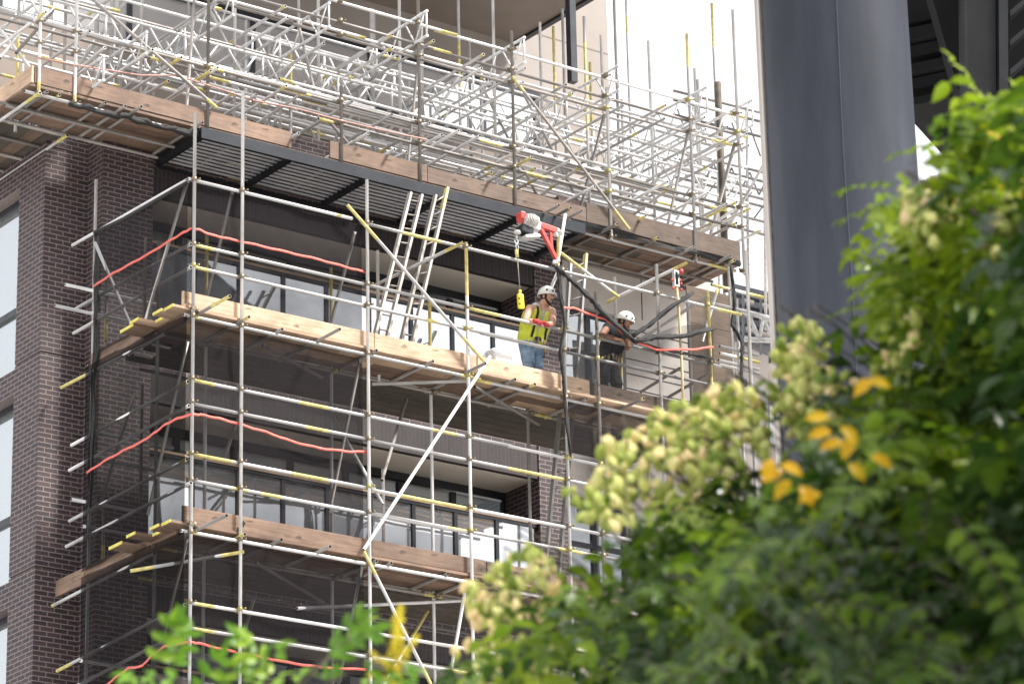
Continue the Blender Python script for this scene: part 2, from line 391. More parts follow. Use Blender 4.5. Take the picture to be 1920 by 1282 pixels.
for a, b in zip(xs[:-1], xs[1:]): gm.box((a + 0.045, W2 + 0.04, zsill + 0.06), (b - 0.045, W2 + 0.055, zhead - 0.1))
gm.build('pane', GLASSU, f)
MB().box((xu0, W2 - 0.06, zhead + 0.02), (xg, W2 - 0.004, zhead + 0.07)).build('trim', WOODB, bld)
# balcony slab overhead (brown underside) and its dark column
so_x1 = at(960, 80, W2).x; so_x0 = at(610, -10, W2).x
MB().box((so_x0 - 3, W2 - 3.4, zsof), (so_x1, W2 - 0.002, zsof + 0.3)).build('overhead_balcony', TAUPE, bld)
MB().box((so_x1 + 0.002, W2 - 3.4, zsof - 0.05), (so_x1 + 0.10, W2 - 0.01, zsof + 0.3)).build('edge_trim', DARKM, bld)
p = at(1068, 0, 2.9); MB().box((p.x, 2.9, at(1075, 152, 2.9).z), (p.x + 0.12, 3.02, p.z + 2.2)).build('dark_column', DARKM, bld)

PARA = speckle('brown parapet', (0.10, 0.062, 0.055), (0.135, 0.085, 0.075), 1.5, 0.7)
MB().box((xP1 + 0.004, YP + 0.06, TOP - 0.09), (at(1293, 420, YP).x, YP + 0.3, TOP + 0.02)).build('parapet', PARA, bld)
# ---------------------------------------------------------------- louvred canopy
yF, yBk = 1.93, YP - 0.01
zCan = at(375, 237, yF).z; cx0 = at(378, 240, yF).x; cx1 = at(1097, 410, yF).x
can = thing('louvre_canopy', 'dark grey steel canopy of flat louvre blades above the balconies', 'canopy', (cx0, yF, zCan - 0.2))
MB().box((cx0, yF, zCan - 0.17), (cx1, yF + 0.06, zCan)).box((cx0, yF + 0.06, zCan - 0.012), (cx1, yF + 0.14, zCan - 0.002)).build('front_beam', CANOPY, can)
for i, x in enumerate([cx0 + 0.001, at(545, 280, yF).x, at(690, 322, yF).x, at(832, 352, yF).x, at(978, 385, yF).x, cx1 - 0.07]):
    MB().box((x, yF + 0.062, zCan - 0.16), (x + 0.07, yBk, zCan - 0.014)).build('cross_beam', CANOPY, can)
nb = 10
for i in range(nb):
    y = yF + 0.14 + (yBk - yF - 0.22)*i/(nb - 1)
    Mx = Matrix.Translation((0, y, zCan - 0.085)) @ Matrix.Rotation(R(-35), 4, 'X')
    bl_ = MB()
    pts = [(math.cos(a)*0.021, math.sin(a)*0.007) for a in [2*math.pi*k/10 for k in range(10)]]
    x0_, x1_ = cx0 + 0.075, cx1 - 0.075
    bl_.add([Mx @ Vector((x, p, q)) for x in (x0_, x1_) for p, q in pts], [(k, (k+1) % 10, 10 + (k+1) % 10, 10 + k) for k in range(10)] + [tuple(range(10)), tuple(range(10, 20))], 0, False)
    bl_.build('louvre_blade', BLADE, can)
MB().box((cx0 + 0.08, yF + 0.15, zCan + 0.004), (cx1 - 0.08, yBk, zCan + 0.012)).build('shade_sheet', BLACK, can)  # black sheet added to darken the blade gaps and block light from above
MB().box((cx0, yBk - 0.05, zCan - 0.19), (cx1, yBk, zCan - 0.165)).build('wall_plate', CANOPY, can)
# ---------------------------------------------------------------- scaffold tubes
def tube_obj(name, p0, p1, parent, yl=(), m=None, r=0.0242, hole=True):
    """one scaffold tube: hollow ends, yl = painted stretches as fractions of its length"""
    p0, p1 = Vector(p0), Vector(p1); Ln = (p1 - p0).length; n = 10
    cuts = sorted({0.0, 1.0, *[max(0, min(1, a)) for ab in yl for a in ab]})
    ring = [(math.cos(2*math.pi*i/n), math.sin(2*math.pi*i/n)) for i in range(n)]
    mb = MB(); rows = [(c*Ln, r) for c in cuts]
    vs = [(x, a*q, b*q) for x, q in rows for a, b in ring]
    mb.v += vs
    for k in range(len(rows) - 1):
        mid = (cuts[k] + cuts[k+1])/2; mi = 1 if any(a <= mid <= b for a, b in yl) else 0
        for i in range(n):
            mb.f.append([k*n + i, (k+1)*n + i, (k+1)*n + (i+1) % n, k*n + (i+1) % n]); mb.m.append(mi); mb.sm.append(True)
    for x, base, sgn in ((0, 0, 1), (Ln, (len(rows)-1)*n, -1)):
        b = len(mb.v)
        mb.v += [(x, a*r*0.78, c*r*0.78) for a, c in ring] + [(x + sgn*min(0.08, Ln*0.2), a*r*0.78, c*r*0.78) for a, c in ring]
        for i in range(n):
            j = (i+1) % n
            mb.f.append([base + i, base + j, b + j, b + i]); mb.m.append(0); mb.sm.append(False)
            mb.f.append([b + i, b + j, b + n + j, b + n + i]); mb.m.append(2); mb.sm.append(False)
        mb.f.append([b + n + i for i in range(n)]); mb.m.append(2); mb.sm.append(False)
    return mb.build(name, [m or STEEL, YEL, DARKHOLE], parent, frame(p0, p1), local=True)
def coupler_mesh():
    mb = MB()
    mb.tube((-0.032, 0, 0), (0.032, 0, 0), 0.034, 8)
    mb.tube((0, -0.052, -0.032), (0, -0.052, 0.032), 0.034, 8)
    mb.box((-0.02, -0.04, -0.02), (0.02, -0.015, 0.02))
    mb.tube((0, 0.02, 0.03), (0, 0.075, 0.042), 0.008, 6); mb.tube((-0.006, 0.06, 0.036), (0.006, 0.078, 0.046), 0.016, 6)
    mb.tube((0.03, -0.05, 0), (0.075, -0.075, 0.012), 0.008, 6); mb.tube((0.055, -0.07, 0.01), (0.08, -0.082, 0.015), 0.015, 6)
    return mb
_cm = []
for mt in (COUP, COUPY):
    o_ = coupler_mesh(); me_ = bpy.data.meshes.new('coupler')
    me_.from_pydata(o_.v, [], o_.f); me_.materials.append(mt); me_.polygons.foreach_set('use_smooth', o_.sm); me_.update(); _cm.append(me_)
def coupler(p, parent, along=0, side=1, ycol=None):
    """along 0: clamps an X tube to a standard, 1: clamps a Y tube"""
    me = _cm[1 if (ycol if ycol is not None else random.random() < 0.22) else 0]
    M = Matrix.Translation(Vector(p)) @ Matrix.Rotation(R(90) if along else 0, 4, 'Z') @ Matrix.Rotation(0 if side > 0 else math.pi, 4, 'X') @ Matrix.Rotation(R(random.uniform(-12, 12)), 4, 'X')
    return link('coupler', me, M, parent)
def ye(p=0.5):
    out = []
    if random.random() < p: out.append((0, random.uniform(0.02, 0.06)))
    if random.random() < p: out.append((1 - random.uniform(0.02, 0.06), 1))
    if random.random() < p*0.8:
        a = random.uniform(0.2, 0.7); out.append((a, a + random.uniform(0.03, 0.07)))
    return out

low = thing('scaffold', 'lower tube and coupler scaffold with two boarded walkways in front of the balconies', 'scaffold', (0, 0, GROUND))
FX = [0.0, at(453, 640, 0).x, at(690, 640, 0).x, at(877, 640, 0).x, at(1058, 640, 0).x, at(1121, 680, 0).x, at(1236, 640, 0).x, at(1331, 640, 0).x]
topz = [at(354, 210, 0).z, at(442, 168, 0).z, at(679, 335, 0).z, at(868, 453, 0).z, at(1052, 498, 0).z, at(1117, 548, 0).z, at(1228, 495, 0).z, at(1325, 545, 0).z]
ymark = [[(0.52, 0.56)], [], [(0.62, 0.645)], [(0.96, 1)], [(0.60, 0.68)], [], [(0.0, 0.1)], [(0.9, 1)]]
STD = []
for X, zt, ym in zip(FX, topz, ymark):
    o = tube_obj('standard', (X, 0, GROUND), (X, 0, zt), low, ym, OLDSTEEL if X in (FX[5],) else STEEL); STD.append(o)
YI = 0.93
inner_top = {1: at(378, 440, YI).z, 2: at(610, 500, YI).z, 3: at(797, 560, YI).z, 4: at(985, 640, YI).z, 6: at(1165, 640, YI).z}
ISTD = {}
for i, zt in inner_top.items():
    ISTD[i] = tube_obj('standard', (FX[i], YI, GROUND), (FX[i], YI, zt), low, [(0.96, 1)] if i in (2, 3) else ye(0.3), OLDSTEEL if i in (4,) else STEEL)
p = at(708, 470, 0.86); tube_obj('standard', (p.x, 0.86, 0.0), (p.x, 0.86, p.z), low, (), STEEL)
p = at(718, 880, 0.5); tube_obj('standard', (p.x, 0.5, p.z - 1.3), (p.x, 0.5, p.z), low, (), STEEL)
p = at(1152, 520, 0.93); tube_obj('standard', (p.x, 0.93, 0.0), (p.x, 0.93, p.z), low, [], STEEL)
# left return
tube_obj('standard', (0, YI, GROUND), (0, YI, atx(288, 458, 0).z), low, [], STEEL)
YLf = atx(175, 600, 0).y
lp = tube_obj('standard', (0, YLf, GROUND), (0, YLf, atx(168, 345, 0).z), low, [(0.585, 0.62)], STEEL)
for px, y0, y1, Y in ((198, 478, 640, YLf), (270, 445, 640, YLf - 0.1), (193, 935, 1060, YLf), (263, 720, 965, YLf - 0.1)):
    a = at(px, y0, Y); b = at(px, y1, Y); tube_obj('standard', b, (b.x, b.y, a.z), low, [(0.0, 0.3)] if px < 200 else (), OLDSTEEL)
# guard rails along the front
rails = []
def rail(name, y480, xpx0, xpx1, Y=0.055, yl=None, m=None, ref=480):
    z = at(ref, y480, Y).z; x0 = at(xpx0, y480, Y).x if xpx0 > -9000 else 0; x1 = at(xpx1, y480 + 0.2*(xpx1 - ref), Y).x
    o = tube_obj(name, (x0, Y, z), (x1, Y, z), low, ye(0.5) if yl is None else yl, m or STEEL); rails.append((z, x0, x1, Y)); return o
rail('guard_rail', 366.5, 352, 660, 0.0555, [(0.9, 0.93)])
rail('guard_rail', 369.5, 676, 1388, 0.05, [(0.1, 0.2), (0.93, 1)])
rail('guard_rail', 486, 352, 868, yl=[(0.02, 0.09)]); rail('guard_rail', 486, 866, 1350, 0.051, [(0, 0.14), (0.5, 0.53)])
rail('guard_rail', 527, 352, 960, yl=[(0.02, 0.06), (0.72, 0.76)]); rail('guard_rail', 528.5, 900, 1392, 0.052, [(0.92, 1)])
rail('guard_rail', 737, 352, 960, yl=[(0.0, 0.08), (0.33, 0.42), (0.74, 0.82)]); rail('guard_rail', 738.5, 950, 1210, 0.051, ())
rail('guard_rail', 781, 352, 700, yl=[(0.62, 0.75)]); rail('guard_rail', 782, 690, 1200, 0.051, [(0.5, 0.72)])
rail('guard_rail', 874, 348, 700, yl=[(0.0, 0.24), (0.55, 0.75)]); rail('guard_rail', 876, 695, 1190, 0.051, [(0.1, 0.38)])
rail('guard_rail', 923, 352, 880, yl=[(0.15, 0.2), (0.25, 0.32)]); rail('guard_rail', 921, 690, 1160, 0.052, [(0.3, 0.4), (0.75, 0.85)])
rail('guard_rail', 1150, 352, 1010, yl=[(0.02, 0.07)]); rail('guard_rail', 1197, 352, 1010, yl=[(0.02, 0.07), (0.72, 0.8)])
# ledgers that carry the walkways (outer and inner)
zB, zC_ = at(480, 619, 0.04).z, at(480, 1019, 0.04).z
zDk = zC_ - 3.0
for z, nm in ((zB, 'B'), (zC_, 'C'), (zDk, 'D')):
    tube_obj('ledger', (-0.12, 0.05, z), (4.75, 0.05, z), low, [(0.02, 0.05), (0.93, 1)], STEEL); tube_obj('ledger', (4.5, 0.11, z + 0.003), (9.3, 0.11, z + 0.003), low, [(0, 0.1)], STEEL)
    tube_obj('ledger', (-0.1, YI - 0.055, z), (9.2, YI - 0.055, z), low, ye(0.5), OLDSTEEL)
    tube_obj('ledger', (0.5, 2.25, z), (9.0, 2.25, z), low, ye(0.3), OLDSTEEL)
    rails.append((z, -0.12, 9.0, 0.05))
# transoms whose ends stick out over the front ledger
def transom(px, py, z, y1=1.05, m=None, yl=()):
    p = atz(px, py, z); return tube_obj('transom', (p.x, p.y, z), (p.x, y1, z), low, yl, m or OLDSTEEL)
for px, py, yl in ((431, 555, [(0, 0.25)]), (467, 594, [(0, 0.1)]), (529, 617, ()), (637, 617, ()), (706, 657, ()), (812, 677, ()), (910, 681, ()), (966, 711, ()), (1003, 720, [(0, 0.1)]), (1100, 748, ()), (1207, 747, [(0, 0.03)])):
    transom(px, py, zB + 0.05, yl=yl)
for px, py, yl in ((425, 966, ()), (459, 1001, [(0, 0.2)]), (528, 1011, ()), (619, 1024, ()), (706, 1051, ()), (734, 1055, ()), (840, 1075, ()), (895, 1084, ()), (1010, 1108, ())):
    transom(px, py, zC_ + 0.05, yl=yl)
for i in range(9): tube_obj('transom', (0.2 + i*1.05, -0.12, zDk + 0.05), (0.2 + i*1.05, 1.05, zDk + 0.05), low, (), OLDSTEEL)
# left return rails, run back along X = 0
def lrail(a, b, X=-0.055, yl=(), m=None, name='guard_rail', dz=None):
    p, q = atx(a[0], a[1], X), atx(b[0], b[1], X); y1 = min(q.y, YC - 0.06)
    z = (p.z + q.z)/2 if dz is None else dz
    z0, z1 = p.z*0.75 + z*0.25, q.z*0.75 + z*0.25
    return tube_obj(name, (X, p.y, z0), (X, y1, z0 + (z1 - z0)*(y1 - p.y)/(q.y - p.y)), low, yl, m or STEEL)
for a, b, yl in (((350, 340), (136, 458), [(0.75, 0.8)]), ((358, 459), (143, 577), ()), ((358, 502), (138, 624), ()), ((352, 715), (134, 835), [(0, 0.06)]), ((354, 760), (130, 882), ()),
                 ((350, 860), (130, 977), [(0, 0.05)]), ((358, 904), (124, 1025), ()), ((347, 1130), (107, 1260), [(0.88, 1)]), ((345, 1179), (120, 1300), ())):
    lrail(a, b, yl=yl)
lrail((310, 627), (115, 725), -0.06, [(0.75, 1)], name='ledger'); lrail((290, 1035), (97, 1137), -0.06, [(0.97, 1)], name='ledger')
for (a, b, Y) in (((122, 536), (292, 568), YLf - 0.06), ((103, 575), (268, 606), YLf - 0.06), ((165, 809), (325, 840), YLf - 0.06), ((165, 857), (295, 884), YLf - 0.06), ((134, 937), (265, 958), YLf - 0.06), ((155, 988), (262, 1003), YLf - 0.06), ((150, 1240), (245, 1250), YLf - 0.06)):
    p, q = at(*a, Y), at(*b, Y); z = (p.z + q.z)/2; tube_obj('guard_rail', (p.x, Y, z), (q.x, Y, z), low, (), STEEL)
# braces
def brace(a, b, Ya, Yb, yl=(), m=None):
    return tube_obj('brace', at(a[0], a[1], Ya), at(b[0], b[1], Yb), low, yl, m or OLDSTEEL)
brace((651, 384), (908, 678), -0.06, -0.06, [(0, 0.22), (0.84, 1)], STEEL)
brace((919, 668), (682, 1030), -0.1, -0.1, (), STEEL)
brace((682, 1033), (812, 1290), -0.06, -0.06, [(0, 0.17), (0.85, 1)], STEEL)
brace((875, 1090), (840, 1290), 0.1, 0.3, [(0, 0.1)], STEEL); brace((679, 1060), (633, 1290), 0.1, 0.3, (), STEEL)
brace((802, 1145), (716, 1290), 0.9, 0.5, [(0, 0.35)], STEEL)
brace((557, 1140), (902, 1124), 0.12, YI, (), STEEL); brace((697, 720), (886, 714), 0.6, 0.1, (), STEEL); brace((890, 725), (1010, 796), 0.1, YI); brace((480, 1055), (606, 1128), 0.12, YI); brace((900, 1120), (935, 1146), 0.1, 0.5)
brace((492, 647), (604, 708), 0.12, YI); brace((244, 1070), (457, 1034), 0.5, -0.02, [(0, 0.2), (0.8, 1)], STEEL)
brace((436, 360), (388, 557), 0.1, 0.8); brace((666, 434), (619, 610), 0.1, 0.9); brace((676, 672), (618, 960), 0.1, 0.9); brace((621, 775), (718, 945), YI, 0.4, (), STEEL)
brace((762, 748), (716, 900), 0.9, 0.3); brace((450, 775), (420, 860), 0.2, 0.6); brace((476, 1122), (457, 1187), 0.2, 0.6)
brace((352, 338), (264, 630), 0.08, 1.2); brace((352, 640), (277, 965), 0.1, 1.15); brace((352, 1008), (303, 1212), 0.1, 0.8); brace((252, 735), (185, 955), 1.9, 2.6); brace((178, 455), (246, 612), 2.5, 1.6, (), STEEL)
brace((703, 535), (868, 455), 1.1, -0.06, [(0.0, 0.05), (0.8, 1)], STEEL)
brace((1050, 473), (1160, 557), 0.1, 0.7, [(0, 0.35), (0.85, 1)], STEEL); brace((1137, 567), (1289, 492), 0.9, -0.05, [(0, 0.12), (0.82, 1)], STEEL); brace((1195, 640), (1330, 553), 0.9, 0.0, (), STEEL)
brace((1345, 542), (1317, 640), 0.3, 0.6, [(0, 0.1)], STEEL); brace((1050, 500), (1008, 600), 0.1, 0.6, (), STEEL)
brace((1060, 402), (1044, 500), 0.12, 0.05, (), STEEL)
jp = tube_obj('standard', at(1046, 505, 0.0), at(1047, 438, 0.0), low, [(0.1, 1)], STEEL)
for a, b, Y in (((1200, 735), (1275, 690), 0.9), ((1252, 745), (1330, 700), 0.9)): brace(a, b, 0.9, 0.2, (), STEEL)
# right end poles and stub ends
for px, y0, y1, Y, yl in ((1381, 560, 900, 0.9, [(0.55, 0.75)]), (1398, 470, 900, 0.0, ()), (1404, 640, 900, 0.3, ()), (1366, 500, 760, 1.6, ()), (1290, 560, 690, 1.2, ())):
    a, b = at(px, y0, Y), at(px, y1, Y); tube_obj('standard', (a.x, Y, b.z - 2), (a.x, Y, a.z), low, yl, STEEL)
for px0, px1, py, yl in ((1388, 1421, 658, ()), (1388, 1424, 671, [(0.4, 1)]), (1386, 1423, 684, ()), (1386, 1423, 692, ()), (1392, 1431, 755, [(0.3, 1)]), (1370, 1415, 577, ()), (1372, 1432, 543, [(0.0, 0.3), (0.7, 1)])):
    p, q = at(px0, py, 0.4), at(px1, py, 0.4); tube_obj('guard_rail', (p.x - 0.4, 0.4, p.z), (q.x, 0.4, p.z), low, yl, STEEL)
# couplers where rails and ledgers cross the standards
ncp = 0
for i, (X, o) in enumerate(zip(FX, STD)):
    for z, x0, x1, Y in rails:
        if x0 <= X <= x1 and z < topz[i] + 0.03 and ncp < 92 and z > -5.6: coupler((X, 0.055, z), o, 0); ncp += 1
for i, o in ISTD.items():
    for z in (zB, zC_): coupler((FX[i], YI - 0.055, z), o, 0)
for z in (zB, zC_): coupler((0, 0.0, z + 0.1), STD[0], 1); coupler((0, YLf, z + 0.05), lp, 1)

# ---------------------------------------------------------------- walkway boards and toe boards
def board(name, p0, p1, w, t, mt, label, cat, group=None, up=Vector((0, 0, 1)), endband=None):
    """one timber board: length p0->p1, w along local y, t along local z"""
    p0, p1 = Vector(p0), Vector(p1); Ln = (p1 - p0).length; mb = MB(); mb.bevbox((0, -w/2, -t/2), (Ln, w/2, t/2), 0.004)
    mats = [mt]
    if endband:
        mb.box((-0.001, -w/2 - 0.001, -t/2 - 0.001), (0.012, w/2 + 0.001, t/2 + 0.001), 1); mats.append(endband)
    return tag(mb.build(name, mats, None, frame(p0, p1, up), local=True), label, cat, group)
BANDY = speckle('yellow board end', (0.55, 0.46, 0.08), (0.75, 0.65, 0.15), 10, 0.6)
RB = random.Random(4)
for z, lev, mt, glab in ((zB, 'middle', WOOD, 'orange timber board laid along the outside edge of the middle walkway'), (zC_, 'lower', WOODB, 'brown timber board laid along the outside edge of the lower walkway'), (zDk, 'bottom', WOODB, 'brown timber board of the walkway below the lower walkway')):
    zb_ = z + 0.1
    for j in range(4):
        y = 0.14 + j*0.236
        x = -0.30 + 0.22*((j + 1) % 3 == 0) - 0.04*j; k = 0
        while x < 9.1:
            x1 = min(x + (3.9 if k else 2.4 + 0.5*(j % 3)), 9.2)
            board('scaffold_board', (x, y, zb_ + RB.uniform(-0.004, 0.004)), (x1 - 0.006, y, zb_ + RB.uniform(-0.004, 0.004)), 0.225, 0.038, mt if RB.random() < 0.8 else WOODB, glab, 'scaffold board', f'boards of the {lev} walkway', endband=BANDY if k == 0 else None)
            x = x1; k += 1
    for j in range(5):
        y = 1.16 + j*0.24; x = 0.25 + 0.3*(j % 2)
        while x < 9.0:
            x1 = min(x + 3.9, 9.1)
            board('scaffold_board', (x, y, zb_), (x1 - 0.006, y, zb_), 0.225, 0.038, WOODG, f'grey weathered board on the inner side of the {lev} walkway', 'scaffold board', f'inner boards of the {lev} walkway')
            x = x1
def toe(a, b, Y, y480b, h, mt, label, ref=480, dz=0.0):
    z = at(ref, y480b, Y).z; x0, x1 = at(a, y480b, Y).x, at(b, y480b + 0.2*(b - ref), Y).x
    return board('toe_board', (x0, Y, z + h/2 + dz), (x1, Y, z + h/2 + dz), 0.036, h, mt, label, 'toe board')
toe(341, 700, 0.085, 604, 0.215, WOOD, 'pale orange toe board at the corner of the middle walkway')
toe(701, 892, 0.085, 604, 0.225, WOOD, 'orange toe board of the middle walkway left of the white tub', dz=-0.01)
toe(893, 1104, 0.085, 604, 0.235, WOOD, 'bright orange toe board in front of the man in the yellow vest', dz=-0.012)
toe(1105, 1375, 0.085, 604, 0.225, WOODC, 'dull brown toe board in front of the man in black', dz=-0.02)
toe(341, 695, 0.085, 1003, 0.225, WOODB, 'brown toe board at the corner of the lower walkway, seen through netting')
toe(696, 910, 0.085, 1003, 0.225, WOODB, 'tan toe board of the lower walkway right of the netting', dz=0.005)
toe(911, 1300, 0.085, 1003, 0.225, WOODB, 'tan toe board of the lower walkway running behind the tree')
def ltoe(a, b, h, mt, label):
    X = -0.03; p, q = atx(a[0], a[1], X), atx(b[0], b[1], X); q.y = min(q.y, YC - 0.02)
    d = (q - p).normalized(); M = None
    return board('toe_board', p, q, 0.036, h, mt, label, 'toe board')
ltoe((343, 590), (172, 678), 0.23, WOODB, 'brown toe board running back along the left end of the middle walkway')
ltoe((332, 997), (106, 1104), 0.23, WOODB, 'grey-brown toe board sticking out past the left end of the lower walkway')
for dy, zz, lb, bd in ((1.05, zB, 'short dark board jutting out under the left end of the middle walkway', BANDY), (1.25, zC_, 'short board with yellow ends jutting out under the left end of the lower walkway', BANDY)):
    board('scaffold_board', (-0.42, dy, zz + 0.055), (0.5, dy, zz + 0.055), 0.34, 0.04, WOODB, lb, 'scaffold board', endband=bd)
# ---------------------------------------------------------------- upper scaffold (above the canopy)
YA = 2.05
YR = [YA, 3.3, 4.5]
up_ = thing('scaffold', 'upper scaffold of dense pale tubes and lattice beams standing above the canopy', 'scaffold', at(700, 290, YA))
def utube(name, p0, p1, yl=None, m=None, r=0.0242): return tube_obj(name, p0, p1, up_, ye(0.55) if yl is None else yl, m or STEEL, r)
zA = at(1240, 467, YA).z                    # ledger under the walkway
xA0 = at(63, 165, YA).x; xA1 = at(1388, 500, YA).x
def U(px, py, Y=YA): return at(px, py, Y).z
zt_, zm_, za_, zb2, zc2 = U(1130, 140), U(1132, 177), U(1132, 200), U(955, 272), U(955, 310)
def pole(px, py, Y, ytop=None, yl=None, m=None, bot=None, name='standard', r=0.0242):
    p = at(px, py, Y); zt = at(px, ytop, Y).z if ytop is not None else at(px, -60, Y).z
    return utube(name, (p.x, Y, zA - 0.08 if bot is None else bot), (p.x, Y, zt), yl, m, r)
USTD = []
for px, py, yt, yl in ((73, 150, None, [(0.0, 0.12)]), (142, 100, None, [(0.03, 0.08)]), (390, 120, None, ()), (640, 230, 162, ()), (787, 250, None, ()), (963, 250, 60, ()), (1140, 250, 165, ()), (1295, 250, 66, [(0.85, 1)]), (1384, 250, 22, ())):
    USTD.append(pole(px, py, YA, yt, yl, OLDSTEEL if px in (390, 640, 787, 963) else STEEL))
for px, py, yt, yl in ((33, 100, None, [(0.3, 0.6)]), (122, 60, None, ()), (265, 60, None, ()), (440, 100, None, ()), (525, 180, 92, ()), (545, 180, 95, [(0, 0.2), (0.7, 1)]), (597, 180, None, ()), (750, 150, None, ()), (927, 150, None, ()), (1100, 200, 33, [(0.55, 0.9)]), (1222, 250, 79, ()), (1345, 250, 10, [(0.85, 1)])):
    pole(px, py, YR[1], yt, yl)
for px, py, yt, yl in ((96, 60, None, ()), (352, 120, None, ()), (560, 150, None, ()), (702, 120, 26, ()), (860, 60, None, [(0.6, 0.75)]), (880, 100, 70, ()), (1014, 120, 43, ()), (1040, 150, 51, [(0.7, 1)]), (1131, 200, 68, ()), (1158, 200, None, ()), (1181, 200, None, [(0.8, 0.85)]), (1058, 150, 18, ()), (1107, 150, 118, [(0.6, 1)]), (1307, 250, 130, ()), (1310, 200, 150, ())):
    pole(px, py, YR[2], yt, yl)
# big white props far inside
for px, yt in ((698, 18), (790, 25), (208, -30), (225, -30), (180, 20)): pole(px, 120, 3.9, yt, (), ALU, r=0.036)
for Yk, lv in ((5.4, (zm_ - 0.1, za_ + 0.25, zb2 - 0.15)), (2.7, (zt_ - 0.15, zb2 + 0.22)), (YA + 0.055, (zt_, zm_, za_, zb2, zc2)), (YR[1], (zt_, zm_ + 0.05, za_, zb2 + 0.1, zc2)), (YR[2], (zm_, za_ - 0.1, zb2))):
    for q, z in enumerate(lv):
        x0 = xA0 - (0.6 if Yk < 3 else 1.5); x1 = xA1 + (0.35 if q < 2 else 0.02) + (0.4 if Yk > 3 else 0)
        cut = x0 + (x1 - x0)*random.uniform(0.35, 0.6)
        if not (Yk < 3 and q == 4): utube('ledger', (x0, Yk, z), (cut, Yk, z), None, OLDSTEEL if (Yk < 3 and q != 0) or random.random() < 0.2 else STEEL)
        utube('ledger', (cut - 0.4, Yk + 0.05, z + 0.004), (x1, Yk + 0.05, z + 0.004), None, OLDSTEEL if (q >= 1 and Yk < 3) else (ALU if Yk > 4 else STEEL))
# loose tubes stored side by side inside
for i in range(11):
    y = 2.45 + i*0.2; z = at(780, 235, 2.8).z + random.uniform(-0.03, 0.03) + (0.2 if i > 6 else 0)
    utube('stored_tube', (at(470 + random.uniform(-120, 60), 180, y).x, y, z), (at(1180 + random.uniform(-40, 130), 300, y).x, y, z + random.uniform(-0.05, 0.05)), ye(0.25), STEEL if random.random() < 0.75 else OLDSTEEL)
# lattice beams running back from the front row
def lattice(p_top, p_bot, q_top, q_bot, parent, n, r=0.022, name='lattice_beam', mt=None):
    pt, pb, qt, qb = map(Vector, (p_top, p_bot, q_top, q_bot)); mb = MB()
    mb.tube(pt, qt, r); mb.tube(pb, qb, r)
    for i in range(n):
        a, b, c = (i + 0.12)/n, (i + 0.5)/n, (i + 0.88)/n
        mb.tube(pt.lerp(qt, a), pb.lerp(qb, b), r*0.62, 6); mb.tube(pb.lerp(qb, b), pt.lerp(qt, c), r*0.62, 6)
        if i % 2 == 0: mb.tube(pt.lerp(qt, a - 0.08/n), pb.lerp(qb, a - 0.08/n), r*0.8, 6)
    return mb.build(name, mt or ALU, parent)
for (tx, ty), (bx, by), ln in (((195, 105), (196, 150), 3.0), ((275, 60), (276, 100), 3.0), ((437, -15), (440, 28), 3.4), ((617, 5), (620, 50), 3.4), ((800, 20), (803, 67), 3.4), ((984, 70), (985, 116), 3.4), ((1160, 123), (1162, 168), 3.4), ((1327, 163), (1327, 208), 3.4), ((1413, 187), (1413, 233), 3.4)):
    a, b = at(tx, ty, YA - 0.3), at(bx, by, YA - 0.3); x = (a.x + b.x)/2
    lattice((x, a.y, a.z), (x, a.y, b.z), (x, a.y + ln, a.z), (x, a.y + ln, b.z), up_, 5)
# lattice beams along the facade
for y, ta, ba, pa, pb_ in ((4.1, (780, 145), (780, 190), 470, 1400), (3.0, (300, 55), (300, 98), 40, 700), (4.3, (300, 95), (300, 140), -40, 560), (3.7, (1000, 230), (1000, 275), 600, 1400)):
    a, b = at(*ta, y), at(*ba, y); x0, x1 = at(pa, ta[1], y).x, at(pb_, ta[1] + 0.24*(pb_ - ta[0]), y).x
    lattice((x0, y, a.z), (x0, y, b.z), (x1, y, a.z), (x1, y, b.z), up_, int((x1 - x0)/0.62), 0.026)
# cross tubes running back to front
for px, py, yl, dz in ((274, 100, [(0, 0.12)], 0), (340, 108, [(0, 0.12)], 0), (395, 133, [(0, 0.14)], 0), (480, 178, (), 0), (607, 82, (), 0), (740, 280, (), 0), (997, 295, [(0, 0.14)], 0), (1211, 405, [(0, 0.3)], 0), (860, 245, (), 0), (930, 330, (), 0), (1115, 350, (), 0), (690, 250, (), 0), (560, 250, (), 0)):
    a = at(px, py, YA - 0.15); utube('transom', a, (a.x, 4.7, a.z), yl, STEEL)
for (a, b) in (((1344, 405), (1384, 381)), ((1336, 446), (1384, 420))):
    p, q = at(*b, YA), at(*b, YA); utube('transom', (p.x - 0.05, YA - 0.02, p.z), (p.x - 0.05, YA + 0.75, p.z), [(0, 1)] if b[1] < 400 else [(0, 0.2), (0.8, 1)], STEEL)
for px in (142, 265, 390, 520, 640, 720, 787, 880, 963, 1050, 1140, 1220, 1295, 1345, 1384):
    x = at(px, 250, YA).x + 0.08
    for z in (zm_ - 0.06, za_ - 0.06, zb2 - 0.06):
        if random.random() < 0.9: utube('transom', (x, YA - random.uniform(0.05, 0.3), z), (x, random.uniform(4.6, 5.6), z), ye(0.35), STEEL)
    if random.random() < 0.75: p_ = Vector((x + random.uniform(-0.5, 0.5), 5.4, zA)); utube('standard', p_, p_ + Vector((0, 0, random.uniform(2.2, 4.5))), ye(0.3), ALU)
    utube('transom', (x + 0.5, 2.3, zc2 + random.uniform(-0.1, 0.5)), (x + 0.5, 5.2, zc2 + random.uniform(0, 0.4)), None, ALU)
    if random.random() < 0.85: utube('brace', (x + 0.3, 4.2, zA + 0.2), (x + random.choice((-1.2, 1.8)), 4.2, zm_), (), ALU)
    if random.random() < 0.7: utube('brace', (x, 3.35, zA + 0.2), (x + random.choice((-1.6, 1.6)), 3.35, zt_), (), STEEL)
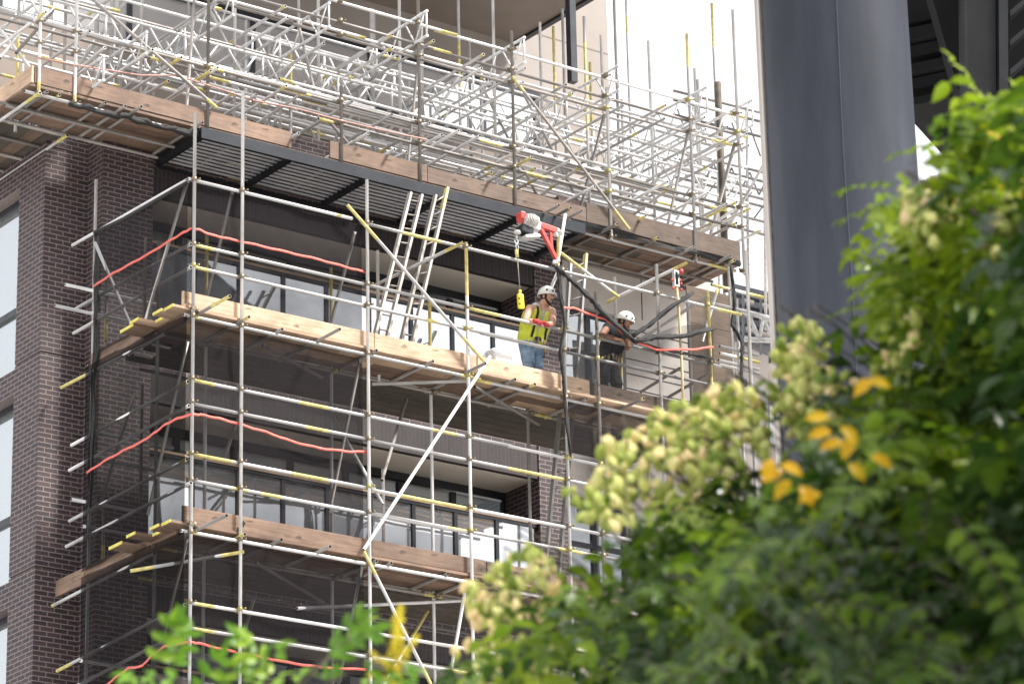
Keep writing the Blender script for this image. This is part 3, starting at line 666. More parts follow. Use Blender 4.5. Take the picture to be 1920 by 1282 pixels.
# braces
def ubrace(a, b, Ya, Yb, yl=(), m=None, r=0.0242): return utube('brace', at(a[0], a[1], Ya), at(b[0], b[1], Yb), yl, m or OLDSTEEL, r)
ubrace((165, -8), (406, 202), YA - 0.06, YA - 0.06, [(0.92, 1)], OLDSTEEL, 0.026); ubrace((960, 143), (1180, 430), YA - 0.06, YA - 0.06, [(0, 0.1), (0.87, 1)], OLDSTEEL)
ubrace((1133, 215), (1088, 392), YA + 0.1, 3.2); ubrace((1291, 245), (1250, 430), YA + 0.1, 3.2); ubrace((1378, 268), (1330, 450), YA + 0.1, 3.2, (), None, 0.032)
ubrace((793, 25), (765, 305), YA + 0.1, 2.9); ubrace((366, -20), (350, 200), YA + 0.1, 2.6); ubrace((558, 40), (589, 170), 2.5, 2.5)
ubrace((610, 220), (680, 300), 2.6, 2.6); ubrace((30, 100), (100, 20), 3.0, 3.0)
# left wing of the upper scaffold, running back along the side wall
for z, px0 in ((zt_ - 0.2, 59), (zm_ - 0.1, 62), (za_ - 0.12, 66), (zb2, 66)):
    utube('guard_rail', (xA0, YA - 0.3, z), (xA0, 6.5, z), ye(0.7), STEEL)
    utube('guard_rail', (xA0 - 1.1, 3.2, z - 0.1), (xA0 + 2.0, 3.2, z - 0.1), ye(0.7), STEEL)
for y in (3.2, 4.4, 5.6): utube('standard', (xA0, y, zA - 0.3), (xA0, y, zt_ + 2), ye(0.5), STEEL)
ubrace((0, 110), (70, 20), YA + 0.5, YA + 1.5, (), STEEL); ubrace((0, 55), (72, 148), 3.5, 2.6, (), STEEL)
# walkway ledgers and transoms
for Yk in (YA + 0.07, YA + 0.65, YA + 1.12):
    utube('ledger', (xA0 - 0.1, Yk, zA), (at(440, 270, Yk).x, Yk, zA), ye(0.6), STEEL if Yk < 2.2 else OLDSTEEL); utube('ledger', (at(430, 260, Yk).x, Yk + 0.05, zA + 0.004), (xA1, Yk + 0.05, zA + 0.004), ye(0.6), STEEL if Yk < 2.2 else OLDSTEEL)
for px, py in ((88, 172), (112, 178), (198, 193), (235, 199), (265, 200), (380, 230), (1048, 385), (1070, 390), (1091, 395), (1157, 420), (1234, 446), (1301, 463), (1369, 480), (1377, 488)):
    p = atz(px, py, zA + 0.05); utube('transom', (p.x, p.y, zA + 0.05), (p.x, YA + 1.25, zA + 0.05), ye(0.2), OLDSTEEL)
for i in range(7):
    x = at(450 + i*88, 300, YA).x; utube('transom', (x, YA - 0.05, zA + 0.05), (x, YA + 1.25, zA + 0.05), (), OLDSTEEL)
for i in range(6): utube('transom', (xA0 - 0.3, YA + 0.7 + i*0.55, zA + 0.05), (xA0 + 1.25, YA + 0.7 + i*0.55, zA + 0.05), ye(0.4), OLDSTEEL)
utube('ledger', (xA0 + 0.05, YA - 0.1, zA - 0.05), (xA0 + 0.05, 6.0, zA - 0.05), [(0, 0.1)], STEEL); utube('ledger', (xA0 + 1.1, YA + 1, zA - 0.05), (xA0 + 1.1, 6.0, zA - 0.05), [(0, 0.1)], STEEL)
# hanging couplers
nc = 0
for o in USTD:
    X = WM[o.name].translation.x
    for z in (zt_, zm_, za_, zb2, zc2, zA):
        if nc < 60: coupler((X, YA + 0.055, z), o, 0); nc += 1
# boards
zUB = zA + 0.1
for j in range(5):
    y = YA + 0.13 + j*0.236; x = xA0 - 0.05; k = 0
    while x < xA1:
        x1 = min(x + (3.9 if k else 2.6 + 0.4*(j % 3)), xA1 + 0.05)
        board('scaffold_board', (x, y, zUB), (x1 - 0.006, y, zUB), 0.225, 0.038, WOODB if RB.random() < 0.8 else WOODG, 'brown timber board of the high walkway above the canopy, seen from underneath', 'scaffold board', 'boards of the high walkway')
        x = x1; k += 1
for j in range(5):
    x = xA0 + 0.12 + j*0.236
    board('scaffold_board', (x, YA + 1.35, zUB), (x, 6.4, zUB), 0.225, 0.038, WOODG if j % 3 else WOODB, 'dull brown board of the high walkway running back along the side wall, top left', 'scaffold board', 'boards of the high side walkway')
def utoe(a, b, ylow_a, mt, label, h=0.25, slope=0.24):
    p, q = at(a, ylow_a, YA + 0.03), at(b, ylow_a + slope*(b - a), YA + 0.03); z = zA + 0.14
    return board('toe_board', (p.x, YA + 0.03, z + h/2), (q.x, YA + 0.03, z + h/2), 0.036, h, mt, label, 'toe board')
utoe(64, 382, 165, WOODB, 'long brown toe board at the top left corner of the high walkway')
utoe(383, 545, 240, WOODB, 'orange toe board just above the left end of the canopy')
utoe(618, 800, 295, WOODB, 'brown toe board above the middle of the canopy', 0.27)
utoe(801, 1098, 340, WOODC, 'brown toe board above the right half of the canopy', 0.25)
utoe(1099, 1387, 412, WOODC, 'thick brown toe board of the high walkway right of the canopy', 0.33)
p = at(62, 160, YA); board('toe_board', (xA0 - 0.02, YA, zA + 0.26), (xA0 - 0.02, 6.4, zA + 0.26), 0.036, 0.26, WOOD, 'orange toe board running back at the far left of the high walkway', 'toe board')
bun = MB(); rr_ = random.Random(5)
for q in range(3):
    P_ = [at(x, 150 + (x - 65)*0.243 + 28 + rr_.uniform(-3, 4), YA - 0.02) for x in range(130, 400, 18)]; bun.path(P_, 0.03, 6, 0, [rr_.uniform(0.02, 0.05) for _ in P_])
tag(bun.build('net_bundle', BLACK), 'black netting rolled up under the left front edge of the high walkway', 'netting')
# red tape along the upper rail
tp = MB(); pts = [at(x, y, YA - 0.03) + Vector((0, 0, 0.015*math.sin(x*0.09))) for x, y in ((70, 108), (140, 122), (200, 130), (265, 140), (330, 140), (360, 152), (480, 188), (560, 205), (640, 228), (750, 250), (800, 262))]
tp.path(pts, 0.013, 5); tag(tp.build('warning_tape', speckle('faded red tape', (0.46, 0.24, 0.21), (0.56, 0.34, 0.3), 12, 0.7)), 'faded red tape strung along the rails of the upper scaffold', 'tape')
# heavy dark post at the right end
pp = at(1350, 250, 3.2); qq = at(1362, 440, 3.2)
tag(MB().tube((pp.x, 3.2, zA + 0.12), (pp.x, 3.2, at(1345, 155, 3.2).z), 0.055, 12).build('steel_post', speckle('rusty dark steel', (0.05, 0.045, 0.04), (0.11, 0.085, 0.06), 5, 0.7, 0.2)), 'thick dark steel post among the pale tubes at the right end of the high walkway', 'post')
# ---------------------------------------------------------------- debris netting
def sheet(tl, tr, br, bl, nu, nv, amp, seed, top=None):
    r = random.Random(seed); tl, tr, br, bl = map(Vector, (tl, tr, br, bl)); n = (tr - tl).cross(bl - tl).normalized(); mb = MB(); vs = []
    ph = [r.uniform(0, 6.28) for _ in range(6)]
    for j in range(nv + 1):
        v = j/nv
        for i in range(nu + 1):
            u = i/nu; p = tl.lerp(tr, u).lerp(bl.lerp(br, u), v)
            d = amp*(math.sin(u*9 + ph[0] + v*3)*0.5 + math.sin(v*11 + ph[1] + u*2)*0.35 + math.sin(u*23 + v*17 + ph[2])*0.2)*math.sin(math.pi*min(1, max(0.02, u)))**0.5
            vs.append(p + n*d)
    mb.add(vs, [(j*(nu+1)+i, j*(nu+1)+i+1, (j+1)*(nu+1)+i+1, (j+1)*(nu+1)+i) for j in range(nv) for i in range(nu)], 0, True); return mb
def ribbon(pts, w, thick=0.004):
    """flat band through points, standing upright"""
    mb = MB(); vs = []
    dense = []
    for a, b in zip(pts[:-1], pts[1:]):
        for k in range(4): dense.append(Vector(a).lerp(Vector(b), k/4))
    dense.append(Vector(pts[-1]))
    for i, p in enumerate(dense):
        z = Vector((0, 0, 1)); q = p + Vector((0, 0, 0.006*math.sin(i*1.7)))
        vs += [q - z*w/2, q + z*w/2]
    mb.add(vs, [(2*i, 2*i+2, 2*i+3, 2*i+1) for i in range(len(dense)-1)], 0, True); return mb
def net(name, mb, label, mt=None, band=None, hem=None):
    o = tag(mb.build(name, mt or NET), label, 'netting', 'debris netting on the lower scaffold')
    if band: 
        b = ribbon(band, 0.036).build('red_band', REDROPE, o)
        sm = b.modifiers.new('thickness', 'SOLIDIFY'); sm.thickness = 0.006
    if hem: MB().path(hem, 0.03, 6).build('hem', BLACK, o)
    return o
YN, XN = 0.10, -0.10
x0n, x1n = 0.02, FX[2] - 0.03
z1 = at(480, 371, YN).z
def fb(pts): return [at(x, y, YN - 0.07) for x, y in pts]
def lb(pts): return [atx(x, y, XN - 0.07) for x, y in pts]
net('debris_net', sheet((x0n, YN, z1), (x1n, YN, z1 - 0.02), (x1n, YN, zB + 0.2), (x0n, YN, zB + 0.2), 30, 16, 0.03, 1), 'black mesh netting behind the front guard rails above the middle walkway, under the canopy', None,
    fb([(362, 429), (372, 430), (395, 440), (430, 448), (480, 459), (540, 473), (600, 487), (650, 501), (688, 511)]))
net('debris_net', sheet((x0n, YN, zB - 0.03), (x1n, YN, zB - 0.05), (x1n, YN, zC_ + 0.12), (x0n, YN, zC_ + 0.12), 30, 20, 0.04, 2), 'black mesh netting on the front between the middle and lower walkways', None,
    fb([(360, 777), (376, 777), (410, 784), (450, 795), (500, 810), (550, 828), (600, 840), (650, 846), (690, 847)]))
net('debris_net', sheet((x0n, YN, zC_ - 0.03), (x1n, YN, zC_ - 0.03), (x1n, YN, zDk + 0.1), (x0n, YN, zDk + 0.1), 30, 20, 0.04, 3), 'black mesh netting on the front below the lower walkway', None,
    fb([(356, 1203), (372, 1205), (420, 1217), (480, 1229), (540, 1241), (600, 1250), (690, 1255)]))
yN1 = YLf + 0.0
tl, tr = atx(182, 434, XN), atx(352, 342, XN)
net('debris_net', sheet(tl, tr, (XN, 0.0, zB + 0.16), (XN, tl.y, zB + 0.16), 24, 16, 0.03, 4), 'black mesh netting with thick rolled hem at the left end above the middle walkway', None,
    lb([(175, 537), (205, 516), (240, 497), (280, 475), (320, 450), (345, 435), (358, 429)]), [tl + Vector((-0.01, 0.05, 0.0)), tl.lerp(tr, 0.35) + Vector((-0.02, 0, -0.05)), tl.lerp(tr, 0.7) + Vector((-0.02, 0, -0.03)), tr])
net('debris_net', sheet((XN, yN1, zB + 0.05), (XN, 0.0, zB + 0.0), (XN, 0.0, zC_ + 0.1), (XN, yN1, zC_ + 0.1), 24, 20, 0.05, 5), 'black mesh netting at the left end between the middle and lower walkways', NETD,
    lb([(162, 886), (195, 864), (230, 845), (270, 825), (288, 812), (310, 795), (335, 783), (360, 777)]))
net('debris_net', sheet((XN, yN1, zC_ + 0.02), (XN, 0.0, zC_ + 0.0), (XN, 0.0, zDk), (XN, yN1, zDk), 24, 20, 0.05, 6), 'black mesh netting at the left end below the lower walkway', NETD,
    lb([(190, 1292), (215, 1270), (240, 1252), (266, 1248), (285, 1227), (310, 1210), (356, 1203)]))
# right-hand netting with bunched edges
mb = MB(); cols_ = [(1062, 520, 735), (1100, 552, 738), (1140, 596, 745), (1190, 642, 752), (1225, 628, 760), (1265, 612, 768), (1300, 608, 776), (1338, 612, 784)]
vs = []
for x, ya, yb_ in cols_:
    for k in range(9): vs.append(at(x, ya + (yb_ - ya)*k/8, 0.0 - 0.05*math.sin(k*1.1 + x*0.05)))
mb.add(vs, [(i*9 + k, (i+1)*9 + k, (i+1)*9 + k + 1, i*9 + k + 1) for i in range(len(cols_)-1) for k in range(8)], 0, True)
NETL = net_mat('thin debris net', (0.03, 0.028, 0.03), 0.34, 0.54)
rn = net('debris_net', mb, 'pulled-back black netting with bunched edges in front of the man in black', NETL,
    [at(x, y, -0.09) for x, y in ((1052, 577), (1075, 577), (1110, 590), (1135, 598), (1155, 612), (1180, 635), (1230, 655), (1300, 655), (1338, 650))])
bun = MB()
def bunch(pts, Y, r0, seed, n=3):
    rr = random.Random(seed); n = n*3; r0 = r0*0.72
    for q in range(n):
        P = []
        for a, b in zip(pts[:-1], pts[1:]):
            for k in range(4):
                t = k/4; x, y = a[0]*(1-t) + b[0]*t, a[1]*(1-t) + b[1]*t
                P.append(at(x + rr.uniform(-2.0, 2.0), y + rr.uniform(-2.6, 2.6), Y - 0.012*q))
        P.append(at(*pts[-1], Y)); rs = [r0*rr.uniform(0.55, 1.1) for _ in P]
        bun.path(P, r0, 6, 0, rs)
bunch([(1043, 500), (1068, 522), (1100, 552), (1140, 596), (1190, 640)], -0.06, 0.045, 1)
bunch([(1190, 640), (1230, 632), (1280, 630), (1337, 616)], -0.08, 0.04, 2); bunch([(1185, 630), (1225, 603), (1262, 572), (1300, 548)], -0.05, 0.035, 3, 2)
bunch([(1190, 640), (1240, 655), (1337, 672)], -0.05, 0.018, 4, 1)
bunch([(1045, 500), (1052, 560), (1060, 610), (1050, 660), (1056, 700), (1060, 760), (1070, 850)], -0.05, 0.028, 5, 3)
bun.build('bunched_edge', BLACK, rn)
bun = MB(); bunch([(1371, 500), (1378, 560), (1373, 610), (1392, 640), (1390, 700), (1392, 730)], 0.4, 0.03, 8, 2)
tag(bun.build('net_bundle', BLACK), 'black net bundle hanging down the right end of the lower scaffold', 'netting')
net('debris_net', sheet((FX[4] + 0.05, YN, zB - 0.03), (FX[7], YN, zB - 0.03), (FX[7], YN, zC_ + 0.3), (FX[4] + 0.05, YN, zC_ + 0.3), 30, 16, 0.04, 9), 'black mesh netting on the front right of the lower ladder, half behind the tree', None)
bun = MB()
def bunx(pts, X, r0, seed, n=2):
    rr = random.Random(seed)
    for q in range(n):
        P = [atx(x + rr.uniform(-2, 2), y, X - 0.02*q) for x, y in pts]; bun.path(P, r0, 6, 0, [r0*rr.uniform(0.5, 1.15) for _ in P])
bunx([(180, 440), (184, 470), (180, 520), (182, 560), (178, 600), (180, 660), (176, 720), (176, 780), (171, 840), (170, 900), (167, 950)], -0.05, 0.036, 3, 3)
tag(bun.build('net_bundle', BLACK), 'black net edge gathered and tied along the left end standard', 'netting')
# ---------------------------------------------------------------- canopy-level dark net strip under the high walkway
net('debris_net', sheet((cx1 - 0.2, YA - 0.02, zA + 0.13), (xA1, YA - 0.02, zA + 0.12), (xA1, YA - 0.0, zA + 0.03), (cx1 - 0.2, YA, zA + 0.01), 40, 4, 0.07, 12), 'folded black netting tucked under the high walkway right of the canopy', BLACK)

# ---------------------------------------------------------------- ladders
def ladder(bl, br, tl, tr, Yb, Yt, n, mt, label, ytip=()):
    b0, b1, t0, t1 = at(*bl, Yb), at(*br, Yb), at(*tl, Yt), at(*tr, Yt)
    root = thing('ladder', label, 'ladder', b0)
    for a, b, yl in ((b0, t0, 0), (b1, t1, 1)):
        Ln = (b - a).length; mb = MB(); Mf = frame(a, b, Vector((0, 1, 0)))
        c = 0.86 if (yl in ytip) else 1.0
        mb.box((0, -0.018, -0.036), (Ln*c, 0.018, 0.036))
        if c < 1: mb.box((Ln*c, -0.019, -0.037), (Ln, 0.019, 0.037), 1)
        mb.build('stile', [mt, YEL], root, Mf, local=True)
    for k in range(n):
        t = (k + 0.5)/n; MB().tube(b0.lerp(t0, t), b1.lerp(t1, t), 0.013, 8).build('rung', OLDSTEEL, root)
LADM = wood_mat('pale ladder stile', (0.27, 0.245, 0.22), (0.36, 0.33, 0.3), (0.43, 0.4, 0.37), 0.5)
LADA = steel_mat('dull ladder alloy', (0.33, 0.32, 0.31), 0.1, 0.45, 0.2, 0.1)
ladder((702, 630), (725, 634), (769, 362), (790, 366), 0.25, 0.95, 10, LADM, 'grey ladder leaning under the canopy, left one of the side-by-side pair')
ladder((752, 640), (772, 645), (816, 367), (838, 353), 0.25, 0.95, 10, LADM, 'pale ladder with yellow stile tip leaning under the canopy, right one of the side-by-side pair', (1,))
ladder((1020, 1090), (1046, 1095), (1052, 748), (1077, 738), 0.3, 0.8, 11, LADA, 'aluminium ladder with yellow top rising from the lower walkway behind the netting pole', (1,))
ladder((1054, 730), (1078, 735), (1069, 492), (1098, 477), 0.55, 1.3, 8, LADA, 'aluminium ladder with yellow stile top between the two workers', (1,))

# ---------------------------------------------------------------- electric hoist on its swing arm
REDP = speckle('red hoist paint', (0.46, 0.05, 0.045), (0.6, 0.09, 0.075), 6, 0.4); CAST = speckle('cast alloy', (0.5, 0.48, 0.46), (0.72, 0.7, 0.68), 18, 0.5, 0.2)
YH = -0.02
ho = thing('hoist', 'red and silver electric hoist on a swing arm hanging over the walkway', 'hoist', at(1043, 460, YH))
def hx(px, py, dy=0.0): return at(px, py, YH + dy)
def bar(a, b, w, h, m, name, par=ho, mt=None):
    a, b = Vector(a), Vector(b); return MB().bevbox((0, -w/2, -h/2), ((b - a).length, w/2, h/2), min(w, h)*0.15).build(name, mt or REDP, par, frame(a, b), local=True)
bar(hx(1008, 421), hx(1043, 433), 0.07, 0.085, 0, 'arm'); bar(hx(1011, 424), hx(1043, 486), 0.055, 0.055, 0, 'strut'); bar(hx(1032, 436), hx(1034, 466), 0.045, 0.04, 0, 'strut')
bar(hx(972, 401), hx(1008, 421), 0.075, 0.03, 0, 'arm')
mt_ = MB(); c = hx(993, 417)
for k in range(9): mt_.tube(hx(983 + k*2.6, 411 + k*0.75, -0.05), hx(983 + k*2.6, 411 + k*0.75, -0.05) + Vector((0.010, 0, -0.002)), 0.118 - 0.012*abs(k - 4)*0.5, 14)
mt_.bevbox((-0.16, -0.09, -0.08), (0.14, 0.09, 0.06), 0.03, 0, Matrix.Translation(hx(994, 421)) @ Matrix.Rotation(R(8), 4, 'Y'))
mt_.bevbox((-0.05, -0.08, -0.1), (0.05, 0.08, 0.06), 0.025, 0, Matrix.Translation(hx(1004, 423)) @ Matrix.Rotation(R(20), 4, 'Y'))
mt_.build('motor', CAST, ho)
MB().tube(hx(975, 414, -0.06), hx(975, 414, 0.08), 0.045, 18).bevbox((-0.035, -0.07, -0.05), (0.05, 0.07, 0.07), 0.015, 0, Matrix.Translation(hx(976, 407))).build('drum_housing', REDP, ho)
MB().bevbox((-0.1, -0.085, -0.07), (0.1, 0.085, 0.05), 0.02, 0, Matrix.Translation(hx(984, 432)) @ Matrix.Rotation(R(10), 4, 'Y')).build('gearbox', DARKM, ho)
MB().bevbox((-0.13, -0.1, -0.02), (0.14, 0.1, 0.025), 0.01, 0, Matrix.Translation(hx(992, 446)) @ Matrix.Rotation(R(-14), 4, 'Y')).build('control_box', CAST, ho)
MB().bevbox((-0.045, -0.05, -0.05), (0.045, 0.05, 0.05), 0.015, 0, Matrix.Translation(hx(1001, 439))).build('bracket', CAST, ho)
MB().sphere(hx(970, 436), (0.058, 0.058, 0.036), 0, 14, 8).build('rope_stop', CAST, ho)
hk = MB(); hk.tube(hx(969, 441), hx(968, 449), 0.016, 8)
hk.path([hx(968, 449) + Vector((0.03*math.sin(t), 0, 0.03*math.cos(t) - 0.03)) for t in [k*0.55 for k in range(10)]], 0.010, 6); hk.build('hook', ALU, ho)
MB().path([hx(968, 455), hx(967, 462), hx(971, 475)], 0.006, 6).path([hx(970, 455), hx(972, 464), hx(971, 475)], 0.006, 6).build('sling', ALU, ho)
MB().tube(hx(968, 468), hx(970, 483), 0.026, 10).build('weight', YEL, ho)
MB().path([hx(970, 483), hx(972, 510), hx(975, 547)], 0.008, 6).build('cable', OLDSTEEL, ho)
pd = MB().bevbox((-0.05, -0.03, -0.13), (0.05, 0.03, 0.1), 0.025, 0, Matrix.Translation(hx(976, 563)) @ Matrix.Rotation(R(-4), 4, 'Y')).tube(hx(975, 544), hx(975, 551), 0.022, 10).build('pendant_control', speckle('safety yellow', (0.78, 0.62, 0.02), (0.85, 0.7, 0.04), 6, 0.45), ho)
MB().sphere(hx(974, 559, -0.03), 0.017).build('button', speckle('button red', (0.45, 0.08, 0.02), (0.5, 0.1, 0.03), 6, 0.5), pd); MB().sphere(hx(975, 569, -0.03), 0.013).build('button', BLACK, pd)
clm = MB()
for px, py in ((1045, 432), (1050, 437), (1042, 440), (1045, 487), (1041, 492)): clm.bevbox((-0.03, -0.04, -0.03), (0.03, 0.04, 0.03), 0.012, 0, Matrix.Translation(hx(px, py)) @ Matrix.Rotation(px, 4, 'Z'))
clm.build('clamp', CAST, ho)

# ---------------------------------------------------------------- white tub
tb = thing('bucket', 'white plastic tub with a looped handle standing behind the toe board', 'bucket', at(935, 690, 0.32))
def rrect(w, d, r, n=5):
    out = []
    for cx, cy, a0 in ((w-r, d-r, 0), (-w+r, d-r, 90), (-w+r, -d+r, 180), (w-r, -d+r, 270)):
        for k in range(n): a = R(a0 + 90*k/(n-1)); out.append((cx + r*math.cos(a), cy + r*math.sin(a)))
    return out
zt0 = at(935, 659, 0.32).z; bx = at(935, 669, 0.32); vs = []; prof = [(zB + 0.125, 0.15, 0.11), (zt0 - 0.07, 0.178, 0.128), (zt0 - 0.03, 0.182, 0.132), (zt0 - 0.028, 0.176, 0.127), (zt0 - 0.005, 0.165, 0.118), (zt0, 0.12, 0.08)]
for z, w_, d_ in prof: vs += [(bx.x + a, 0.32 + b, z) for a, b in rrect(w_, d_, 0.05)]
m_ = MB(); k_ = 20
m_.add(vs, [(i*k_ + j, i*k_ + (j+1) % k_, (i+1)*k_ + (j+1) % k_, (i+1)*k_ + j) for i in range(len(prof)-1) for j in range(k_)] + [tuple(range((len(prof)-1)*k_, len(prof)*k_))], 0, True)
m_.build('tub', speckle('white plastic', (0.78, 0.78, 0.78), (0.84, 0.84, 0.84), 3, 0.45), tb)
MB().path([at(920, 667, 0.2), at(911, 660, 0.2), at(907, 667, 0.2), at(912, 674, 0.2)], 0.011, 8).build('handle', CAST, tb)

# ---------------------------------------------------------------- gin wheel and rope
gw = thing('gin_wheel', 'red gin wheel in a white hanging frame with a tan rope', 'pulley', at(1270, 510, -0.05))
def gx(px, py, dy=0.0): return at(px, py, -0.05 + dy)
gf = MB(); c = gx(1267, 520)
for dx in (-0.035, 0.035): gf.bevbox((dx - 0.009, -0.03, -0.14), (dx + 0.009, 0.03, 0.1), 0.004, 0, Matrix.Translation(c))
gf.bevbox((-0.045, -0.03, 0.08), (0.045, 0.03, 0.105), 0.006, 0, Matrix.Translation(c)).bevbox((-0.05, -0.03, -0.15), (0.05, 0.03, -0.12), 0.006, 0, Matrix.Translation(c)); gf.build('pulley_frame', ALU, gw)
MB().tube(c + Vector((-0.02, 0, 0.02)), c + Vector((0.02, 0, 0.02)), 0.06, 16).tube(c + Vector((-0.008, -0.02, -0.09)), c + Vector((0.008, -0.02, -0.09)), 0.035, 14).build('wheel', DARKM, gw)
MB().tube(gx(1277, 506, 0.05), gx(1278, 512, 0.02), 0.032, 14).build('red_disc', REDP, gw)
gr_ = MB()
for px, py in ((1260, 525), (1275, 525), (1277, 532), (1262, 540), (1277, 543)): gr_.sphere(gx(px, py), 0.022)
gr_.build('fittings', REDP, gw)
MB().path([gx(1268, 533), gx(1272, 570), gx(1276, 640), gx(1279, 700), gx(1281, 760)], 0.020, 8).build('rope', speckle('tan rope', (0.55, 0.42, 0.22), (0.68, 0.54, 0.32), 60, 0.8, 0, 0.5), gw)

# ---------------------------------------------------------------- plywood screen at the right end
PLY = wood_mat('dark plywood', (0.07, 0.048, 0.032), (0.11, 0.075, 0.05), (0.15, 0.105, 0.075))
YS = 1.9
scn = thing('plywood_screen', 'dark brown plywood screen of stacked sheets closing the right end of the walkway', 'screen', at(1330, 720, YS))
xa_, xb_ = at(1290, 620, YS).x, at(1376, 620, YS).x; zt2 = at(1330, 545, YS).z
for k in range(5):
    for a, b in ((xa_, (xa_ + xb_)/2 - 0.006), ((xa_ + xb_)/2 + 0.006, xb_)): MB().box((a, YS, zt2 - 0.62*(k+1) + 0.01), (b, YS + 0.02, zt2 - 0.62*k)).build('sheet', PLY, scn)
# ---------------------------------------------------------------- big steel column and the bridge over it
m, nt, b = mat('grey blue steel paint'); v = objco(nt)
n1 = noise(nt, 0.7, 5, objco(nt, (1, 1, 0.25))); n2 = noise(nt, 3.0, 6, objco(nt, (1, 1, 0.15)))
L(nt, mixc(nt, 0.5, ramp(nt, n1, [(0.3, (0.036, 0.040, 0.052)), (0.7, (0.066, 0.073, 0.091))]), ramp(nt, n2, [(0.3, (0.5, 0.5, 0.52)), (0.5, (0.9, 0.9, 0.9)), (0.7, (1.3, 1.28, 1.25))]), 'MULTIPLY'), b.inputs['Base Color'])
b.inputs['Roughness'].default_value = 0.5; b.inputs['Specular IOR Level'].default_value = 0.12; bump(nt, b, n2, 0.01, 0.25); CPAINT = m
col_ = thing('steel_column', 'huge round dark grey steel column in front of the building, with a vertical weld seam', 'column', Vector((0, 0, 0)) + Vector((atd(1578, 400, 34).x, atd(1578, 400, 34).y, GROUND)))
cc = atd(1586, 400, 34); rc = 139*34/FPX; nseg = 96; zt3 = CAM.z + 20.19
rows = [GROUND, GROUND + 3, GROUND + 6, cc.z - 3, cc.z, cc.z + 3, zt3]; vs = []
for z in rows: vs += [(cc.x + rc*math.cos(2*math.pi*i/nseg), cc.y + rc*math.sin(2*math.pi*i/nseg), z) for i in range(nseg)]
mb = MB(); mb.add(vs, [(k*nseg + i, k*nseg + (i+1) % nseg, (k+1)*nseg + (i+1) % nseg, (k+1)*nseg + i) for k in range(len(rows)-1) for i in range(nseg)] + [tuple((len(rows)-1)*nseg + i for i in range(nseg))], 0, True)
mb.build('shaft', CPAINT, col_)
view = Vector((cc.x - CAM.x, cc.y - CAM.y, 0)).normalized(); side = Vector((view.y, -view.x, 0))
sdir = (-view*0.995 + side*0.02).normalized(); sp = cc + sdir*rc
MB().path([Vector((sp.x, sp.y, z)) + side*0.006*math.sin(z*2.1) for z in [GROUND + 0.4*k for k in range(int((zt3 - GROUND)/0.4))]], 0.009, 6).build('weld_seam', CPAINT, col_)
sd2 = (-view*0.30 - side*0.954).normalized(); s2 = cc + (-side*0.992 - view*0.05).normalized()*(rc + 0.035)
MB().tube((s2.x, s2.y, GROUND), (s2.x, s2.y, zt3), 0.035, 12).build('rim_highlight', PANEL, col_)  # pale strip standing in for the bright sky rim on the shaft

def prism(pts, dist, thick, dpx=None):
    """polygon seen at pts, extruded away from the viewer into a real slab"""
    fr = [atd(x, y, dist) for x, y in pts]; dv = Vector((aX.z, aY.z, 0)).normalized()*thick; n = len(fr)
    mb = MB(); mb.add(fr + [p + dv for p in fr], [tuple(range(n)), tuple(reversed(range(n, 2*n)))] + [(i, n + i, n + (i+1) % n, (i+1) % n) for i in range(n)]); return mb
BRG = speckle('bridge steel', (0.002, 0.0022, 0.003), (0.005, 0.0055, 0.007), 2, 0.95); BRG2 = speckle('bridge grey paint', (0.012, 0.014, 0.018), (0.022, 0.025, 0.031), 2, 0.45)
br_ = thing('bridge', 'dark steel underside of a bridge with an upright and cross girders, top right', 'bridge', atd(1800, 100, 40))
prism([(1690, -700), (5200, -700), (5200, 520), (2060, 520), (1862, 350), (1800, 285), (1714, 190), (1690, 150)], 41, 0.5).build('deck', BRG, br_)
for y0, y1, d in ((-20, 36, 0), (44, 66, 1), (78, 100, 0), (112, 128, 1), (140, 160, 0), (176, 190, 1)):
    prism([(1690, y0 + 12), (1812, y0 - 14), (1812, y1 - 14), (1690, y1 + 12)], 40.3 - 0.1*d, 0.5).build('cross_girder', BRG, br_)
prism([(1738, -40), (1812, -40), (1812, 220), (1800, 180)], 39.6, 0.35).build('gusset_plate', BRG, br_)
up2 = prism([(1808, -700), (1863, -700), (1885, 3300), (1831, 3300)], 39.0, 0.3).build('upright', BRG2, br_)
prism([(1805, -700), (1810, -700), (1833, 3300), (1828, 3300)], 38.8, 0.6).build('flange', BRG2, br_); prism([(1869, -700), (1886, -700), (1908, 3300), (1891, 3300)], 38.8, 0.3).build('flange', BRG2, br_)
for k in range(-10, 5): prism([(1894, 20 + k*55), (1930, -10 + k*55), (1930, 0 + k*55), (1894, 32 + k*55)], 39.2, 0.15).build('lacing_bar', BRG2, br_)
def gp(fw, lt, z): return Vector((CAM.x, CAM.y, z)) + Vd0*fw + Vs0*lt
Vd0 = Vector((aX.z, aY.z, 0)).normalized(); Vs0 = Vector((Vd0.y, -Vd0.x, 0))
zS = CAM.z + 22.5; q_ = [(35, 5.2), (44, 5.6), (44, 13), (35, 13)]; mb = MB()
mb.add([gp(a, b_, zS) for a, b_ in q_] + [gp(a, b_, zS + 1.5) for a, b_ in q_], [(3, 2, 1, 0), (4, 5, 6, 7), (0, 1, 5, 4), (1, 2, 6, 5), (2, 3, 7, 6), (3, 0, 4, 7)]); mb.build('deck', BRG, br_)  # unseen slab added overhead to darken the bridge steel
q_ = [(26, -2.5), (39.5, -2.5), (39.5, 5.2), (26, 5.2)]; zS = CAM.z + 20.2; mb = MB()
